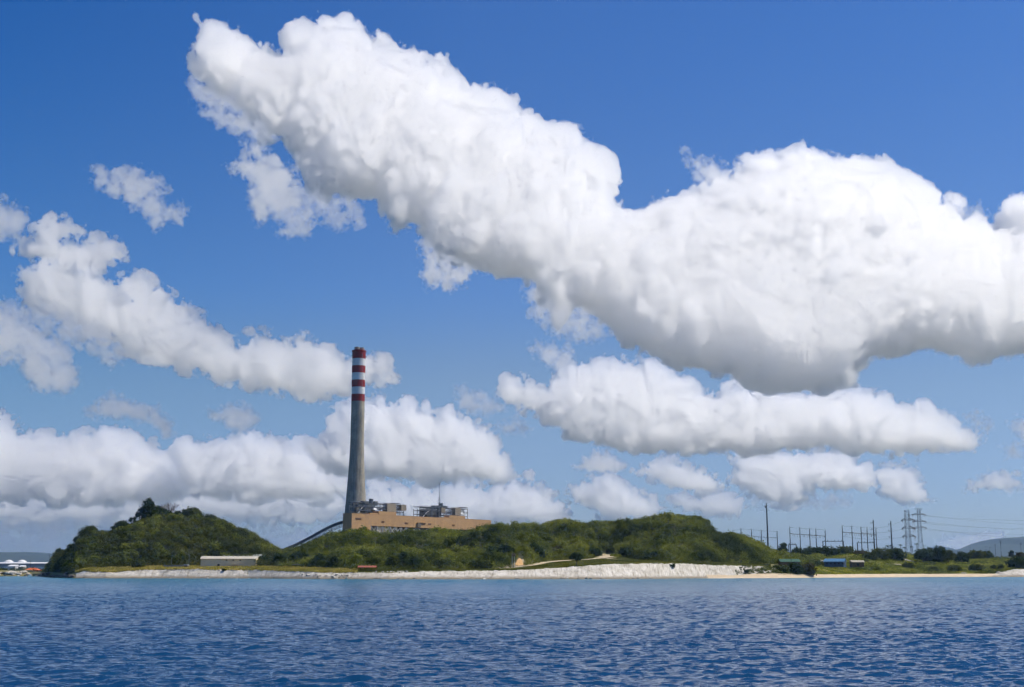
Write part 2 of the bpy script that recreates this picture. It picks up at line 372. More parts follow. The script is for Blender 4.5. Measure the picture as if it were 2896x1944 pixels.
for i in range(84):
    L = 0.25 * (4.0 / 0.25) ** wr.random()
    a = R(90) + wr.normal(0, R(27)); k = 2 * math.pi / L
    amp = 0.0056 * L ** 0.95 * wr.uniform(.6, 1.4)
    w_ = np.clip(L / (2.6 * dY) - 0.6, 0, 1).astype(np.float32)
    if not w_.any(): continue
    r0 = w_[:, 0] > 0
    ph = (X32[r0] * (k * math.cos(a)) + Y32[r0] * (k * math.sin(a)) + wr.uniform(0, 6.28))
    sn = np.sin(ph)
    WZ[r0] += amp * w_[r0] * (2.1 * np.exp(1.25 * (sn - 1)) - 0.75)
WZ *= gust
inner = (WQ > -300) & (WQ < 3200)
WZ = np.where(inner, WZ, 0)
def water_mat():
    m = bpy.data.materials.new('sea_water'); m.use_nodes = True
    nt = m.node_tree; b = nt.nodes['Principled BSDF']; N_, L_ = nt.nodes, nt.links
    g = N_.new('ShaderNodeNewGeometry'); s = N_.new('ShaderNodeSeparateXYZ'); L_.new(g.outputs['Position'], s.inputs[0])
    n = N_.new('ShaderNodeTexNoise'); n.inputs['Scale'].default_value = 0.012; n.inputs['Detail'].default_value = 4
    L_.new(g.outputs['Position'], n.inputs['Vector'])
    dep = N_.new('ShaderNodeMath'); dep.operation = 'MULTIPLY_ADD'; dep.inputs[1].default_value = 260; L_.new(n.outputs[0], dep.inputs[0]); L_.new(s.outputs['Y'], dep.inputs[2])
    mr = N_.new('ShaderNodeMapRange'); mr.inputs['From Min'].default_value = 240; mr.inputs['From Max'].default_value = 880
    L_.new(dep.outputs[0], mr.inputs[0])
    r = N_.new('ShaderNodeValToRGB'); e = r.color_ramp.elements      # deep blue, then the pale bottom shows through near the shore
    e[0].position = 0; e[0].color = (.004, .040, .105, 1); e[1].position = 1; e[1].color = (.020, .118, .175, 1)
    x = e.new(.40); x.color = (.010, .075, .16, 1)
    L_.new(mr.outputs[0], r.inputs[0]); L_.new(r.outputs[0], b.inputs['Base Color'])
    b.inputs['IOR'].default_value = 1.33
    rf = N_.new('ShaderNodeMapRange'); rf.inputs['From Min'].default_value = 120; rf.inputs['From Max'].default_value = 620; rf.inputs['To Min'].default_value = .09; rf.inputs['To Max'].default_value = .27
    L_.new(s.outputs['Y'], rf.inputs[0]); L_.new(rf.outputs[0], b.inputs['Roughness'])   # chop finer than the mesh far out
    n1 = N_.new('ShaderNodeTexNoise'); n1.inputs['Scale'].default_value = 2.6; n1.inputs['Detail'].default_value = 5
    sc_ = N_.new('ShaderNodeMapping'); sc_.inputs['Scale'].default_value = (0.6, 1.0, 1.0)
    L_.new(g.outputs['Position'], sc_.inputs[0]); L_.new(sc_.outputs[0], n1.inputs['Vector'])
    bp = N_.new('ShaderNodeBump'); bp.inputs['Strength'].default_value = 1.0; bp.inputs['Distance'].default_value = 0.08
    L_.new(n1.outputs[0], bp.inputs['Height']); L_.new(bp.outputs[0], b.inputs['Normal'])
    return m
np_mesh('water', np.stack([WX, WY, WZ], -1).reshape(-1, 3), grid_faces(*WQ.shape), water_mat(), smooth=True)['kind'] = 'structure'
del WX, WY, WZ, X32, Y32, WQ, inner, gust

# ------------------------------------------------------------------ the white embankment along the shore
eq = np.concatenate([np.arange(209, 2262, 3.0)]); es = np.linspace(-2.0, 1.0, 40) 
EQ, ET = np.meshgrid(eq, np.linspace(-0.12, 1.02, 44))
EY = shoreY(EQ) + BW(EQ) * ET; EX = xcol(EQ, EY); EZ = groundz(EX, EY)
er_ = np.random.default_rng(8)
def fbm2(u, v, s0, n=5, seed=0):
    r = np.random.default_rng(seed); z = 0 * u
    for k in range(n):
        for _ in range(3):
            a, p = r.uniform(0, 6.28), r.uniform(0, 6.28); f = 2 * math.pi / s0 * 2 ** k * r.uniform(.8, 1.25)
            z = z + np.sin(f * (u * np.cos(a) + v * np.sin(a)) + p) / 1.75 ** k / 3
    return z
skew = np.interp(EQ, [200, 900, 1400, 2200], [9, 8, -4, -7])
fur = np.sin((EX + skew * ET) * 1.9 + 3.5 * fbm2(EX, EY, 17, 4, 4)) * (0.09 + .07 * fbm2(EX, EY, 30, 2, 9)) + np.sin((EX + skew * ET) * 0.43 + 2 * fbm2(EX, EY, 40, 3, 6)) * 0.16
EZ = EZ + 0.15 + fur * .75 * np.clip(ET * 4, 0, 1) + fbm2(EX, EY * 1.6, 7, 5, 2) * 0.26 - np.where((EQ < 214) | (EQ > 2255), 1.5, 0) - np.where(ET > 1.0, .8, 0)
EZ = np.where((ET > .02) & (ET < 1) & (EQ >= 214) & (EQ <= 2255), np.maximum(EZ, groundz(EX, EY) + .06), EZ)
def emb_mat():
    m = bpy.data.materials.new('white_limestone'); m.use_nodes = True
    nt = m.node_tree; b = nt.nodes['Principled BSDF']; N_, L_ = nt.nodes, nt.links
    b.inputs['Roughness'].default_value = 0.95; b.inputs['Specular IOR Level'].default_value = 0.15
    g = N_.new('ShaderNodeNewGeometry'); s = N_.new('ShaderNodeSeparateXYZ'); L_.new(g.outputs['Position'], s.inputs[0])
    n = N_.new('ShaderNodeTexNoise'); n.inputs['Scale'].default_value = 0.16; n.inputs['Detail'].default_value = 8; n.inputs['Roughness'].default_value = .7
    n2 = N_.new('ShaderNodeTexNoise'); n2.inputs['Scale'].default_value = 0.75; n2.inputs['Detail'].default_value = 6; n2.inputs['Roughness'].default_value = .7
    for q_ in (n, n2): L_.new(g.outputs['Position'], q_.inputs['Vector'])
    r = N_.new('ShaderNodeValToRGB'); e = r.color_ramp.elements
    e[0].position = .30; e[0].color = (.34, .31, .245, 1); e[1].position = .62; e[1].color = (.57, .535, .475, 1)
    L_.new(n.outputs[0], r.inputs[0])
    r2 = N_.new('ShaderNodeValToRGB'); e = r2.color_ramp.elements
    e[0].position = .30; e[0].color = (.30, .27, .22, 1); e[1].position = .43; e[1].color = (1, 1, 1, 1)
    L_.new(n2.outputs[0], r2.inputs[0])
    mm = N_.new('ShaderNodeMix'); mm.data_type = 'RGBA'; mm.blend_type = 'MULTIPLY'; mm.inputs['Factor'].default_value = .8
    L_.new(r.outputs[0], mm.inputs['A']); L_.new(r2.outputs[0], mm.inputs['B'])
    # the tidal band at the foot is stained brown
    td = N_.new('ShaderNodeMath'); td.operation = 'MULTIPLY_ADD'; td.inputs[1].default_value = 2.6; L_.new(n2.outputs[0], td.inputs[0]); L_.new(s.outputs['Z'], td.inputs[2])
    r3 = N_.new('ShaderNodeMapRange'); r3.inputs['From Min'].default_value = 1.7; r3.inputs['From Max'].default_value = 3.6; L_.new(td.outputs[0], r3.inputs[0])
    mp = N_.new('ShaderNodeMapping'); mp.inputs['Scale'].default_value = (.95, .10, .16); mp.inputs['Rotation'].default_value = (0, 0, R(14))   # rain-washed furrows down the slope
    n5 = N_.new('ShaderNodeTexNoise'); n5.inputs['Scale'].default_value = 1.0; n5.inputs['Detail'].default_value = 6; n5.inputs['Roughness'].default_value = .7
    L_.new(g.outputs['Position'], mp.inputs[0]); L_.new(mp.outputs[0], n5.inputs['Vector'])
    r5 = N_.new('ShaderNodeValToRGB'); e = r5.color_ramp.elements
    e[0].position = .34; e[0].color = (.50, .46, .38, 1); e[1].position = .52; e[1].color = (1.12, 1.12, 1.12, 1); L_.new(n5.outputs[0], r5.inputs[0])
    m5 = N_.new('ShaderNodeMix'); m5.data_type = 'RGBA'; m5.blend_type = 'MULTIPLY'; m5.inputs['Factor'].default_value = .85
    L_.new(mm.outputs['Result'], m5.inputs['A']); L_.new(r5.outputs[0], m5.inputs['B']); mm = m5
    m2 = N_.new('ShaderNodeMix'); m2.data_type = 'RGBA'; m2.inputs['A'].default_value = (.20, .165, .11, 1)
    L_.new(r3.outputs[0], m2.inputs['Factor']); L_.new(mm.outputs['Result'], m2.inputs['B']); L_.new(m2.outputs['Result'], b.inputs['Base Color'])
    return m
np_mesh('embankment', np.stack([EX, EY, EZ], -1).reshape(-1, 3), grid_faces(*EQ.shape), emb_mat(), smooth=True)['kind'] = 'structure'

# the heap of white limestone at the right end of the beach
hq, ht = np.meshgrid(np.arange(2786, 3200, 3.0), np.linspace(-0.1, 1.0, 30))
hy = shoreY(hq) - 2 + ht * 34; hx = xcol(hq, hy)
hh_ = np.interp(hq, [2786, 2806, 2830, 2870, 2960, 3200], [.6, 2.2, 3.4, 5.8, 6.6, 5.5])
hz = hh_ * np.clip(np.sin(np.clip(ht, 0, 1) * np.pi * .62) * 1.25, 0, 1.05) + fbm2(hx, hy * 1.5, 8, 5, 6) * .5 * (ht > .02) - np.where(ht < 0, .6, 0) + .3
np_mesh('embankment', np.stack([hx, hy, hz], -1).reshape(-1, 3), grid_faces(*hq.shape), bpy.data.materials['white_limestone'], smooth=True)['kind'] = 'structure'

# sandy beach on the right
bq = np.arange(1990, 3400, 5.0); BQ, BT = np.meshgrid(bq, np.linspace(-0.25, 1.0, 26))
wb = np.interp(BQ, [1990, 2100, 2300, 2500, 2900, 3400], [6, 7, 11, 13, 13, 13])
BY = shoreY(BQ) + wb * BT - np.interp(BQ, [1990, 2060, 2200], [2, 5, 3]); BX = xcol(BQ, BY)
BZ = np.maximum(groundz(BX, BY) + 0.1, 0) + np.where(BT < 0, BT * 3, 0) + np.interp(BT, [0, .3, 1], [.05, .6, 1.0]) * np.interp(BQ, [1990, 2050], [0, 1]) + fbm2(BX, BY, 9, 4, 5) * .12
np_mesh('beach', np.stack([BX, BY, BZ], -1).reshape(-1, 3), grid_faces(*BQ.shape), M['sand'], smooth=True)['kind'] = 'structure'

# ------------------------------------------------------------------ foliage
def leaf_cloud(centres, radii, n, size, rg, flat=0.8, core=0.35):
    """n leaf clumps (small quads) spread through each ellipsoid crown; centres (k,3), radii (k,3)"""
    k = len(centres)
    d = rg.normal(size=(k, n, 3)); d /= np.linalg.norm(d, axis=2, keepdims=True)
    rr = core + (1 - core) * rg.random((k, n, 1)) ** 0.6
    rr *= 1 + 0.22 * rg.normal(size=(k, n, 1))
    c = centres[:, None] + d * rr * radii[:, None]
    nn = d + np.array([0, 0, 0.5]) + 0.6 * rg.normal(size=(k, n, 3)); nn /= np.linalg.norm(nn, axis=2, keepdims=True)
    t = np.cross(nn, rg.normal(size=(k, n, 3))); t /= np.linalg.norm(t, axis=2, keepdims=True) + 1e-6
    b = np.cross(nn, t)
    s = (size[:, None, None] if np.ndim(size) else size) * rg.uniform(.6, 1.4, (k, n, 1))
    t *= s; b *= s * 0.75
    v = np.stack([c - t - b * .4, c - t * .2 + b, c + t, c + t * .1 - b], 2).reshape(-1, 3)
    return v, np.arange(len(v)).reshape(-1, 4)
def merge(parts):
    vs, fs, k = [], [], 0
    for v, f in parts: vs.append(v); fs.append(f + k); k += len(v)
    return np.concatenate(vs), np.concatenate(fs)

fr = np.random.default_rng(21)
def scatter(q0, q1, n, u0, u1, rg):
    """points on the hillside between its foot (u=0) and past its ridge (u>1)"""
    q = rg.uniform(q0, q1, n); u = u0 + (u1 - u0) * rg.random(n)
    Yf, Yr = footY(q), ridgeY(q); y = Yf + (Yr - Yf) * u
    x = xcol(q, y); return q, u, x, y, groundz(x, y)
def forest(name, q0, q1, n, m, hmin, hmax, u0=-0.02, u1=1.25, leaves=56, keep=None):
    q, u, x, y, z = scatter(q0, q1, n, u0, u1, fr)
    k = (zpy(ridgePY(q), ridgeY(q)) - zpy(footPY(q), footY(q)) > 4)
    if keep is not None: k &= keep(q, u, x, y)
    q, u, x, y, z = q[k], u[k], x[k], y[k], z[k]
    h = fr.uniform(hmin, hmax, len(x)) * (0.85 + 0.3 * (fbm2(x, y, 40, 2, 7) > 0))
    r = h * fr.uniform(.42, .66, len(x))
    c = np.stack([x, y, z + h * 0.55], 1)
    return leaf_cloud(c, np.stack([r, r, h * .5], 1), leaves, 0.10 * h, fr)
# ------------------------------------------------------------------ building blocks for man-made things
class MB:
    """collects boxes, bars, tubes and lathed shapes, then links them as ONE mesh object"""
    def __init__(s): s.v, s.f = [], []
    def add(s, v, f):
        k = len(s.v); s.v += [tuple(p) for p in v]; s.f += [tuple(i + k for i in q) for q in f]; return s
    def box(s, x0, x1, y0, y1, z0, z1):
        v = [(x, y, z) for z in (z0, z1) for x, y in ((x0, y0), (x1, y0), (x1, y1), (x0, y1))]
        return s.add(v, [(3, 2, 1, 0), (4, 5, 6, 7), (0, 1, 5, 4), (1, 2, 6, 5), (2, 3, 7, 6), (3, 0, 4, 7)])
    def bar(s, a, b, w, h=None):
        """square bar from a to b, w wide and h high"""
        a, b = Vector(a), Vector(b); d = (b - a).normalized(); h = h or w
        side = d.cross(Vector((0, 0, 1)));
        if side.length < 1e-3: side = Vector((1, 0, 0))
        side.normalize(); up = side.cross(d)
        v = [p + side * (w / 2 * i) + up * (h / 2 * j) for p in (a, b) for i, j in ((-1, -1), (1, -1), (1, 1), (-1, 1))]
        return s.add(v, [(3, 2, 1, 0), (4, 5, 6, 7), (0, 1, 5, 4), (1, 2, 6, 5), (2, 3, 7, 6), (3, 0, 4, 7)])
    def tube(s, pts, r, n=8, r2=None):
        pts = [Vector(p) for p in pts]; rr = [r + ((r2 if r2 is not None else r) - r) * i / (len(pts) - 1) for i in range(len(pts))]
        v, f = [], []
        for i, p in enumerate(pts):
            d = (pts[min(i + 1, len(pts) - 1)] - pts[max(i - 1, 0)]).normalized()
            a = d.orthogonal() if abs(d.z) > .9 else d.cross(Vector((0, 0, 1))); a.normalize(); b = d.cross(a)
            v += [p + (a * math.cos(2 * math.pi * k / n) + b * math.sin(2 * math.pi * k / n)) * rr[i] for k in range(n)]
        for i in range(len(pts) - 1):
            f += [(i * n + k, i * n + (k + 1) % n, (i + 1) * n + (k + 1) % n, (i + 1) * n + k) for k in range(n)]
        f += [tuple(range(n))[::-1], tuple(range((len(pts) - 1) * n, len(pts) * n))]
        return s.add(v, f)
    def lathe(s, prof, n=48, c=(0, 0, 0), close=True):
        """prof: (radius, z) from the bottom up"""
        v = [(c[0] + r * math.cos(2 * math.pi * k / n), c[1] + r * math.sin(2 * math.pi * k / n), c[2] + z) for r, z in prof for k in range(n)]
        f = [(i * n + k, i * n + (k + 1) % n, (i + 1) * n + (k + 1) % n, (i + 1) * n + k) for i in range(len(prof) - 1) for k in range(n)]
        if close: f += [tuple(range(n))[::-1], tuple(range((len(prof) - 1) * n, len(prof) * n))]
        return s.add(v, f)
    def build(s, name, m, parent=None, xf=None, smooth=False, loc=None):
        me = bpy.data.meshes.new(name)
        v = [xf(p) for p in s.v] if xf else s.v
        me.from_pydata(v, [], s.f); me.materials.append(m); me.update()
        if smooth:
            me.polygons.foreach_set('use_smooth', [True] * len(me.polygons))
            me.set_sharp_from_angle(angle=R(40))
        o = bpy.data.objects.new(name, me); col.objects.link(o)
        if parent: o.parent = parent
        if loc is not None: o.location = loc
        return o
def empty(name, loc, label=None, cat=None, group=None, rz=0):
    o = bpy.data.objects.new(name, None); col.objects.link(o); o.location = loc; o.rotation_euler.z = rz
    return tag(o, label, cat, group)
def copy_tree(o, parent=None):
    c = o.copy(); col.objects.link(c)
    if parent: c.parent = parent
    for ch in [x for x in bpy.data.objects if x.parent == o]: copy_tree(ch, c)
    return c

M['concrete'] = mat('chimney_concrete', (.40, .362, .285), 0.9, col2=(.27, .25, .205), scale=0.09, bump=.05, bscale=.6)
def streak(m, s=.5):
    nt = m.node_tree; b = nt.nodes['Principled BSDF']; lk = b.inputs['Base Color'].links[0]; src = lk.from_socket
    g = nt.nodes.new('ShaderNodeNewGeometry'); mp = nt.nodes.new('ShaderNodeMapping'); mp.inputs['Scale'].default_value = (.9, .9, .035)
    n = nt.nodes.new('ShaderNodeTexNoise'); n.inputs['Scale'].default_value = 1; n.inputs['Detail'].default_value = 6; n.inputs['Roughness'].default_value = .7
    r = nt.nodes.new('ShaderNodeValToRGB'); r.color_ramp.elements[0].position = .38; r.color_ramp.elements[0].color = (1 - s, 1 - s, 1 - s, 1); r.color_ramp.elements[1].position = .56
    x = nt.nodes.new('ShaderNodeMix'); x.data_type = 'RGBA'; x.blend_type = 'MULTIPLY'; x.inputs['Factor'].default_value = 1
    nt.links.new(g.outputs['Position'], mp.inputs[0]); nt.links.new(mp.outputs[0], n.inputs['Vector']); nt.links.new(n.outputs[0], r.inputs[0])
    nt.links.new(src, x.inputs['A']); nt.links.new(r.outputs[0], x.inputs['B']); nt.links.new(x.outputs['Result'], b.inputs['Base Color'])
streak(M['concrete'], .38)
M['band_red'] = mat('chimney_red', (.30, .022, .022), 0.7, col2=(.24, .018, .02), scale=0.15)
M['band_white'] = mat('chimney_white', (.74, .75, .76), 0.7, col2=(.60, .60, .59), scale=0.12)
M['steel_dark'] = mat('weathered_steel', (.085, .10, .115), 0.6, var=.4, scale=.3)
M['steel_blue'] = mat('dark_painted_pole', (.035, .055, .075), 0.55, var=.3, scale=.5)
M['steel_grey'] = mat('galvanised_steel', (.24, .29, .33), 0.5, var=.25, scale=.5)
M['steel_mid'] = mat('hazed_tower_steel', (.045, .06, .075), 0.5)  # lighter than the near tower's steel, distance haze put into the colour
M['tower_dark'] = mat('dark_tower_steel', (.014, .019, .024), 0.5)
M['steel_light'] = mat('pale_steel', (.50, .50, .48), 0.6, var=.2, scale=.4)
M['silver'] = mat('silver_cladding', (.50, .51, .52), 0.4, metal=0.3, var=.2, scale=.4)
M['tan'] = mat('tan_cladding', (.50, .305, .145), 0.85, col2=(.43, .26, .125), scale=0.12)
M['tan_dark'] = mat('brown_louvre', (.20, .115, .07), 0.8, var=.2, scale=.5)
M['beige'] = mat('beige_cladding', (.31, .275, .21), 0.8, col2=(.24, .215, .17), scale=.2)
M['brownbeam'] = mat('brown_steel', (.16, .125, .09), 0.8, var=.3, scale=.4)
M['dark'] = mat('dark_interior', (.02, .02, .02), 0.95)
M['cream_wall'] = mat('cream_wall', (.82, .68, .44), 0.85, col2=(.70, .58, .37), scale=.12)
M['pale_roof'] = mat('pale_sheet_roof', (.54, .49, .39), 0.6, col2=(.42, .38, .31), scale=.15)
M['white_paint'] = mat('white_paint', (.66, .66, .66), 0.6, var=.1, scale=.2)
M['grey_wall'] = mat('grey_block_wall', (.30, .29, .27), 0.9, col2=(.22, .21, .2), scale=.3)
M['orange_roof'] = mat('orange_roof', (.62, .15, .05), 0.7, col2=(.52, .12, .04), scale=.4)
M['red_roof'] = mat('rusty_red_roof', (.32, .10, .055), 0.8, col2=(.24, .075, .05), scale=.5)
M['wood'] = mat('weathered_wood', (.14, .09, .055), 0.9, var=.4, scale=1.0)
M['pole_wood'] = mat('dark_timber_pole', (.035, .03, .028), 0.9, var=.3, scale=1.0)
M['green_roof'] = mat('green_sheet_roof', (.035, .095, .06), 0.6, col2=(.045, .12, .075), scale=.3)
M['blue_roof'] = mat('blue_sheet_roof', (.085, .20, .34), 0.5, col2=(.06, .155, .28), scale=.3)
M['blue_wall'] = mat('blue_painted_wall', (.04, .08, .14), 0.8, col2=(.03, .06, .11), scale=.3)
M['rust_roof'] = mat('dull_sheet_roof', (.42, .38, .28), 0.8, col2=(.33, .29, .21), scale=.3)
M['turquoise'] = mat('turquoise_paint', (.05, .30, .36), 0.5)
M['wire'] = mat('power_cable', (.05, .06, .07), 0.6)
M['insul'] = mat('brown_insulator', (.06, .045, .04), 0.4)
M['yellow'] = mat('yellow_steel', (.55, .40, .20), 0.7, var=.3, scale=.6)

streak(M['band_white'], .16); streak(M['band_red'], .3); streak(M['tan'], .14)
# ------------------------------------------------------------------ chimney
CHX, CHY = -153.6, 1260.0
CHG = gz(CHX, CHY)
ch = empty('chimney', (CHX, CHY, CHG), 'very tall grey concrete chimney with red and white bands near its top', 'chimney')
CW = [(993, 37.6), (1136, 37.3), (1250, 38.6), (1300, 41.5), (1360, 48.5), (1420, 57.0), (1450, 61.5), (1500, 70), (1560, 80), (1612, 88)]
def chz(py): return zpy(py, CHY) - CHG
def chr_(py):
    w_ = np.interp(py, [a for a, _ in CW], [b for _, b in CW]); fwd = CHY * cT + (zpy(py, CHY) - EYE) * sT
    return float(w_ / 2 * fwd / F_PX)
ys = list(np.linspace(1606, 1136, 40))
b = MB(); b.lathe([(chr_(1606), -3)] + [(chr_(y), chz(y)) for y in ys], 72); b.build('shaft', M['concrete'], ch, smooth=True)
edges = [1136, 1116, 1096, 1076, 1056, 1036, 1016, 993]
for i in range(7):
    y0, y1 = edges[i], edges[i + 1]
    b = MB(); b.lathe([(chr_(y0) + .05, chz(y0) + (0.003 if i else 0.0)), (chr_(y1) + .05, chz(y1))], 72)
    tag(b.build('band', M['band_red'] if i % 2 == 0 else M['band_white'], ch, smooth=True), 'red painted band' if i % 2 == 0 else 'white painted band')
zt = chz(993)
b = MB(); b.lathe([(chr_(993) + .05, zt - 1.2), (chr_(993) + .55, zt - 1.0), (chr_(993) + .55, zt + .35), (chr_(993) - .8, zt + .35)], 72); b.build('rim', M['band_red'], ch, smooth=True)
for px, yt, r in ((1009.3, 982.0, 2.75), (1024, 984.5, 2.3)):
    x = (px - CX) / F_PX * (CHY * cT + 215 * sT) - CHX
    b = MB(); h = zpy(yt, CHY) - CHG
    b.lathe([(r, zt - 1), (r, h), (r - .25, h), (r - .25, h - 3)], 32, (x, (0.8 if px < 1015 else -0.8), 0), close=False); b.build('flue', M['concrete'], ch, smooth=True)
for y in (1180, 1225, 1258, 1286, 1335, 1390):              # lift-joint rings and the ladder up the sunny side
    b = MB(); b.lathe([(chr_(y) + .04, chz(y)), (chr_(y) + .12, chz(y) + .2), (chr_(y) + .04, chz(y) + .45)], 72, close=False); b.build('joint_ring', M['concrete'], ch, smooth=True)
b = MB()
for s0 in (-.45, .45):
    b.tube([(chr_(y) * .62 + .3 + s0 * .5, -chr_(y) * .80 - .3 + s0 * .5, chz(y)) for y in (1500, 1450, 1400, 1350, 1300, 1250, 1136, 1000)], .07, 5)
b.build('ladder', M['steel_grey'], ch)
for k in range(4):
    a = k * math.pi / 2 + .5
    r = chr_(993) + .7; b = MB(); b.box(r * math.cos(a) - .5, r * math.cos(a) + .5, r * math.sin(a) - .5, r * math.sin(a) + .5, zt - 6, zt - 4.6); b.build('warning_light', M['steel_dark'], ch)

# ------------------------------------------------------------------ power plant: long tan gallery building
A = at(995, 1452, 1200.0); ZT = A.z
YB = 1200.0
while zpy(1472, YB) < ZT: YB += 0.5
B = at(1389, 1472, YB)
L = math.hypot(B.x - A.x, B.y - A.y); ang = math.atan2(B.y - A.y, B.x - A.x)
PZ0 = zpy(1497, 1200); PZ1 = zpy(1486.5, 1212); PD = 11.5
ca, sa = math.cos(ang), math.sin(ang)
def upx(px, wb=0.0):
    """metres along the gallery at which photo column px meets the plane wb metres behind its front"""
    k = (px - CX) / F_PX * ROW
    ox, oy = A.x - sa * wb, A.y + ca * wb
    fz = (PZ1 - EYE) * sT / ROW
    return (k * (oy + fz / 1) - ox) / (ca - k * sa)
def ydepth(u, wb): return A.y + u * sa + wb * ca
def plantz(px, py, wb): return zpy(py, ydepth(upx(px, wb), wb))
pl = empty('power_plant', (A.x, A.y, 0), 'long tan gallery building of the power plant on the middle hill crest', 'power plant', rz=ang)
b = MB(); u1 = upx(1049)
b.box(0, u1, 0, PD, PZ0, ZT); b.box(u1, L, 0, PD, PZ1, ZT - .004); b.build('wall', M['tan'], pl)
for p0, p1, yy, d0 in ((1070, 1120, 1447.5, 0), (1270, 1315, 1459, 0), (1047, 1069.5, 1451.5, 1), (1250, 1269.5, 1463.5, 1)):
    b = MB(); b.box(upx(p0), upx(p1), -.15 + .5 * d0, 7 - d0, ZT, plantz((p0 + p1) / 2, yy, 0)); b.build('parapet', M['tan'], pl)
b = MB(); b.box(-.12, L + .12, -.12, PD + .1, ZT, ZT + .22); b.build('roof_edge', M['tan'], pl)
for p0, p1, yy in ((1005, 1021, 1467), (1079, 1087, 1476), (1144, 1153, 1480), (1211, 1219, 1483), (1278, 1286, 1486)):
    z = plantz(p0, yy, 0); b = MB()
    for k in range(4): b.box(upx(p0), upx(p1), -.28, -.02, z - .62 + k * .36, z - .40 + k * .36)
    b.box(upx(p0) - .15, upx(p1) + .15, -.1, -.015, z - .75, z + .8); b.build('louvre', M['tan_dark'], pl)
b = MB(); b.box(upx(1178), upx(1187), -1.6, -.02, plantz(1180, 1492, 0), plantz(1180, 1478.5, 0)); b.build('stair_tower', M['brownbeam'], pl)
b = MB(); b.box(upx(1187) + .02, upx(1204), -1.2, -.02, plantz(1190, 1479, 0), plantz(1190, 1478, 0)); b.build('canopy', M['tan'], pl)
b = MB()                                                    # panel joints of the cladding
for k in range(1, 34): u = L * k / 34; b.box(u - .03, u + .03, -.018, -.004, PZ0 if u < u1 else PZ1, ZT)
for z in np.linspace(PZ1, ZT, 6)[1:-1]: b.box(0.1, L - .1, -.016, -.003, z - .025, z + .025)
b.build('cladding_joint', mat('joint_line', (.30, .175, .08), .9), pl)
b = MB(); zg = 22.0                                         # the open steel frame that carries the gallery
us = [upx(p) for p in (985, 1015, 1050, 1068, 1084, 1104, 1118, 1135, 1150, 1180, 1215, 1250, 1290, 1330, 1370, 1386)]
for u in us:
    for wv in (.8, PD - .8): b = MB(); b.bar((u, wv, zg), (u, wv, PZ0 if u < u1 - .1 else PZ1), .8); b.build('leg', M['steel_light'], pl)
b = MB()
for u, v in zip(us[2:-1], us[3:]): b.bar((u, .8, PZ1 - 8), (v, .8, PZ1), .5); b.bar((u, .86, PZ1), (v, .86, PZ1 - 8), .5)
for u, v in zip(us[:-1], us[1:]): b.bar((u, .8, PZ1 - 8.2), (v, .8, PZ1 - 8.2), .6)
b.build('brace', M['steel_light'], pl)
for p0, p1 in ((1071, 1083), (1092, 1106), (1119, 1128), (1290, 1303)):
    b = MB(); b.box(upx(p0), upx(p1), 2.0, 6.0, PZ1 - 12, PZ1 - .02); b.build('infill_panel', M['cream_wall'], pl)
b = MB(); b.box(u1 + .5, L - 1, 7, 10, zg, PZ1 - .03); b.build('dark_backing', M['dark'], pl)  # near-black slab standing in for the shade inside the open bay

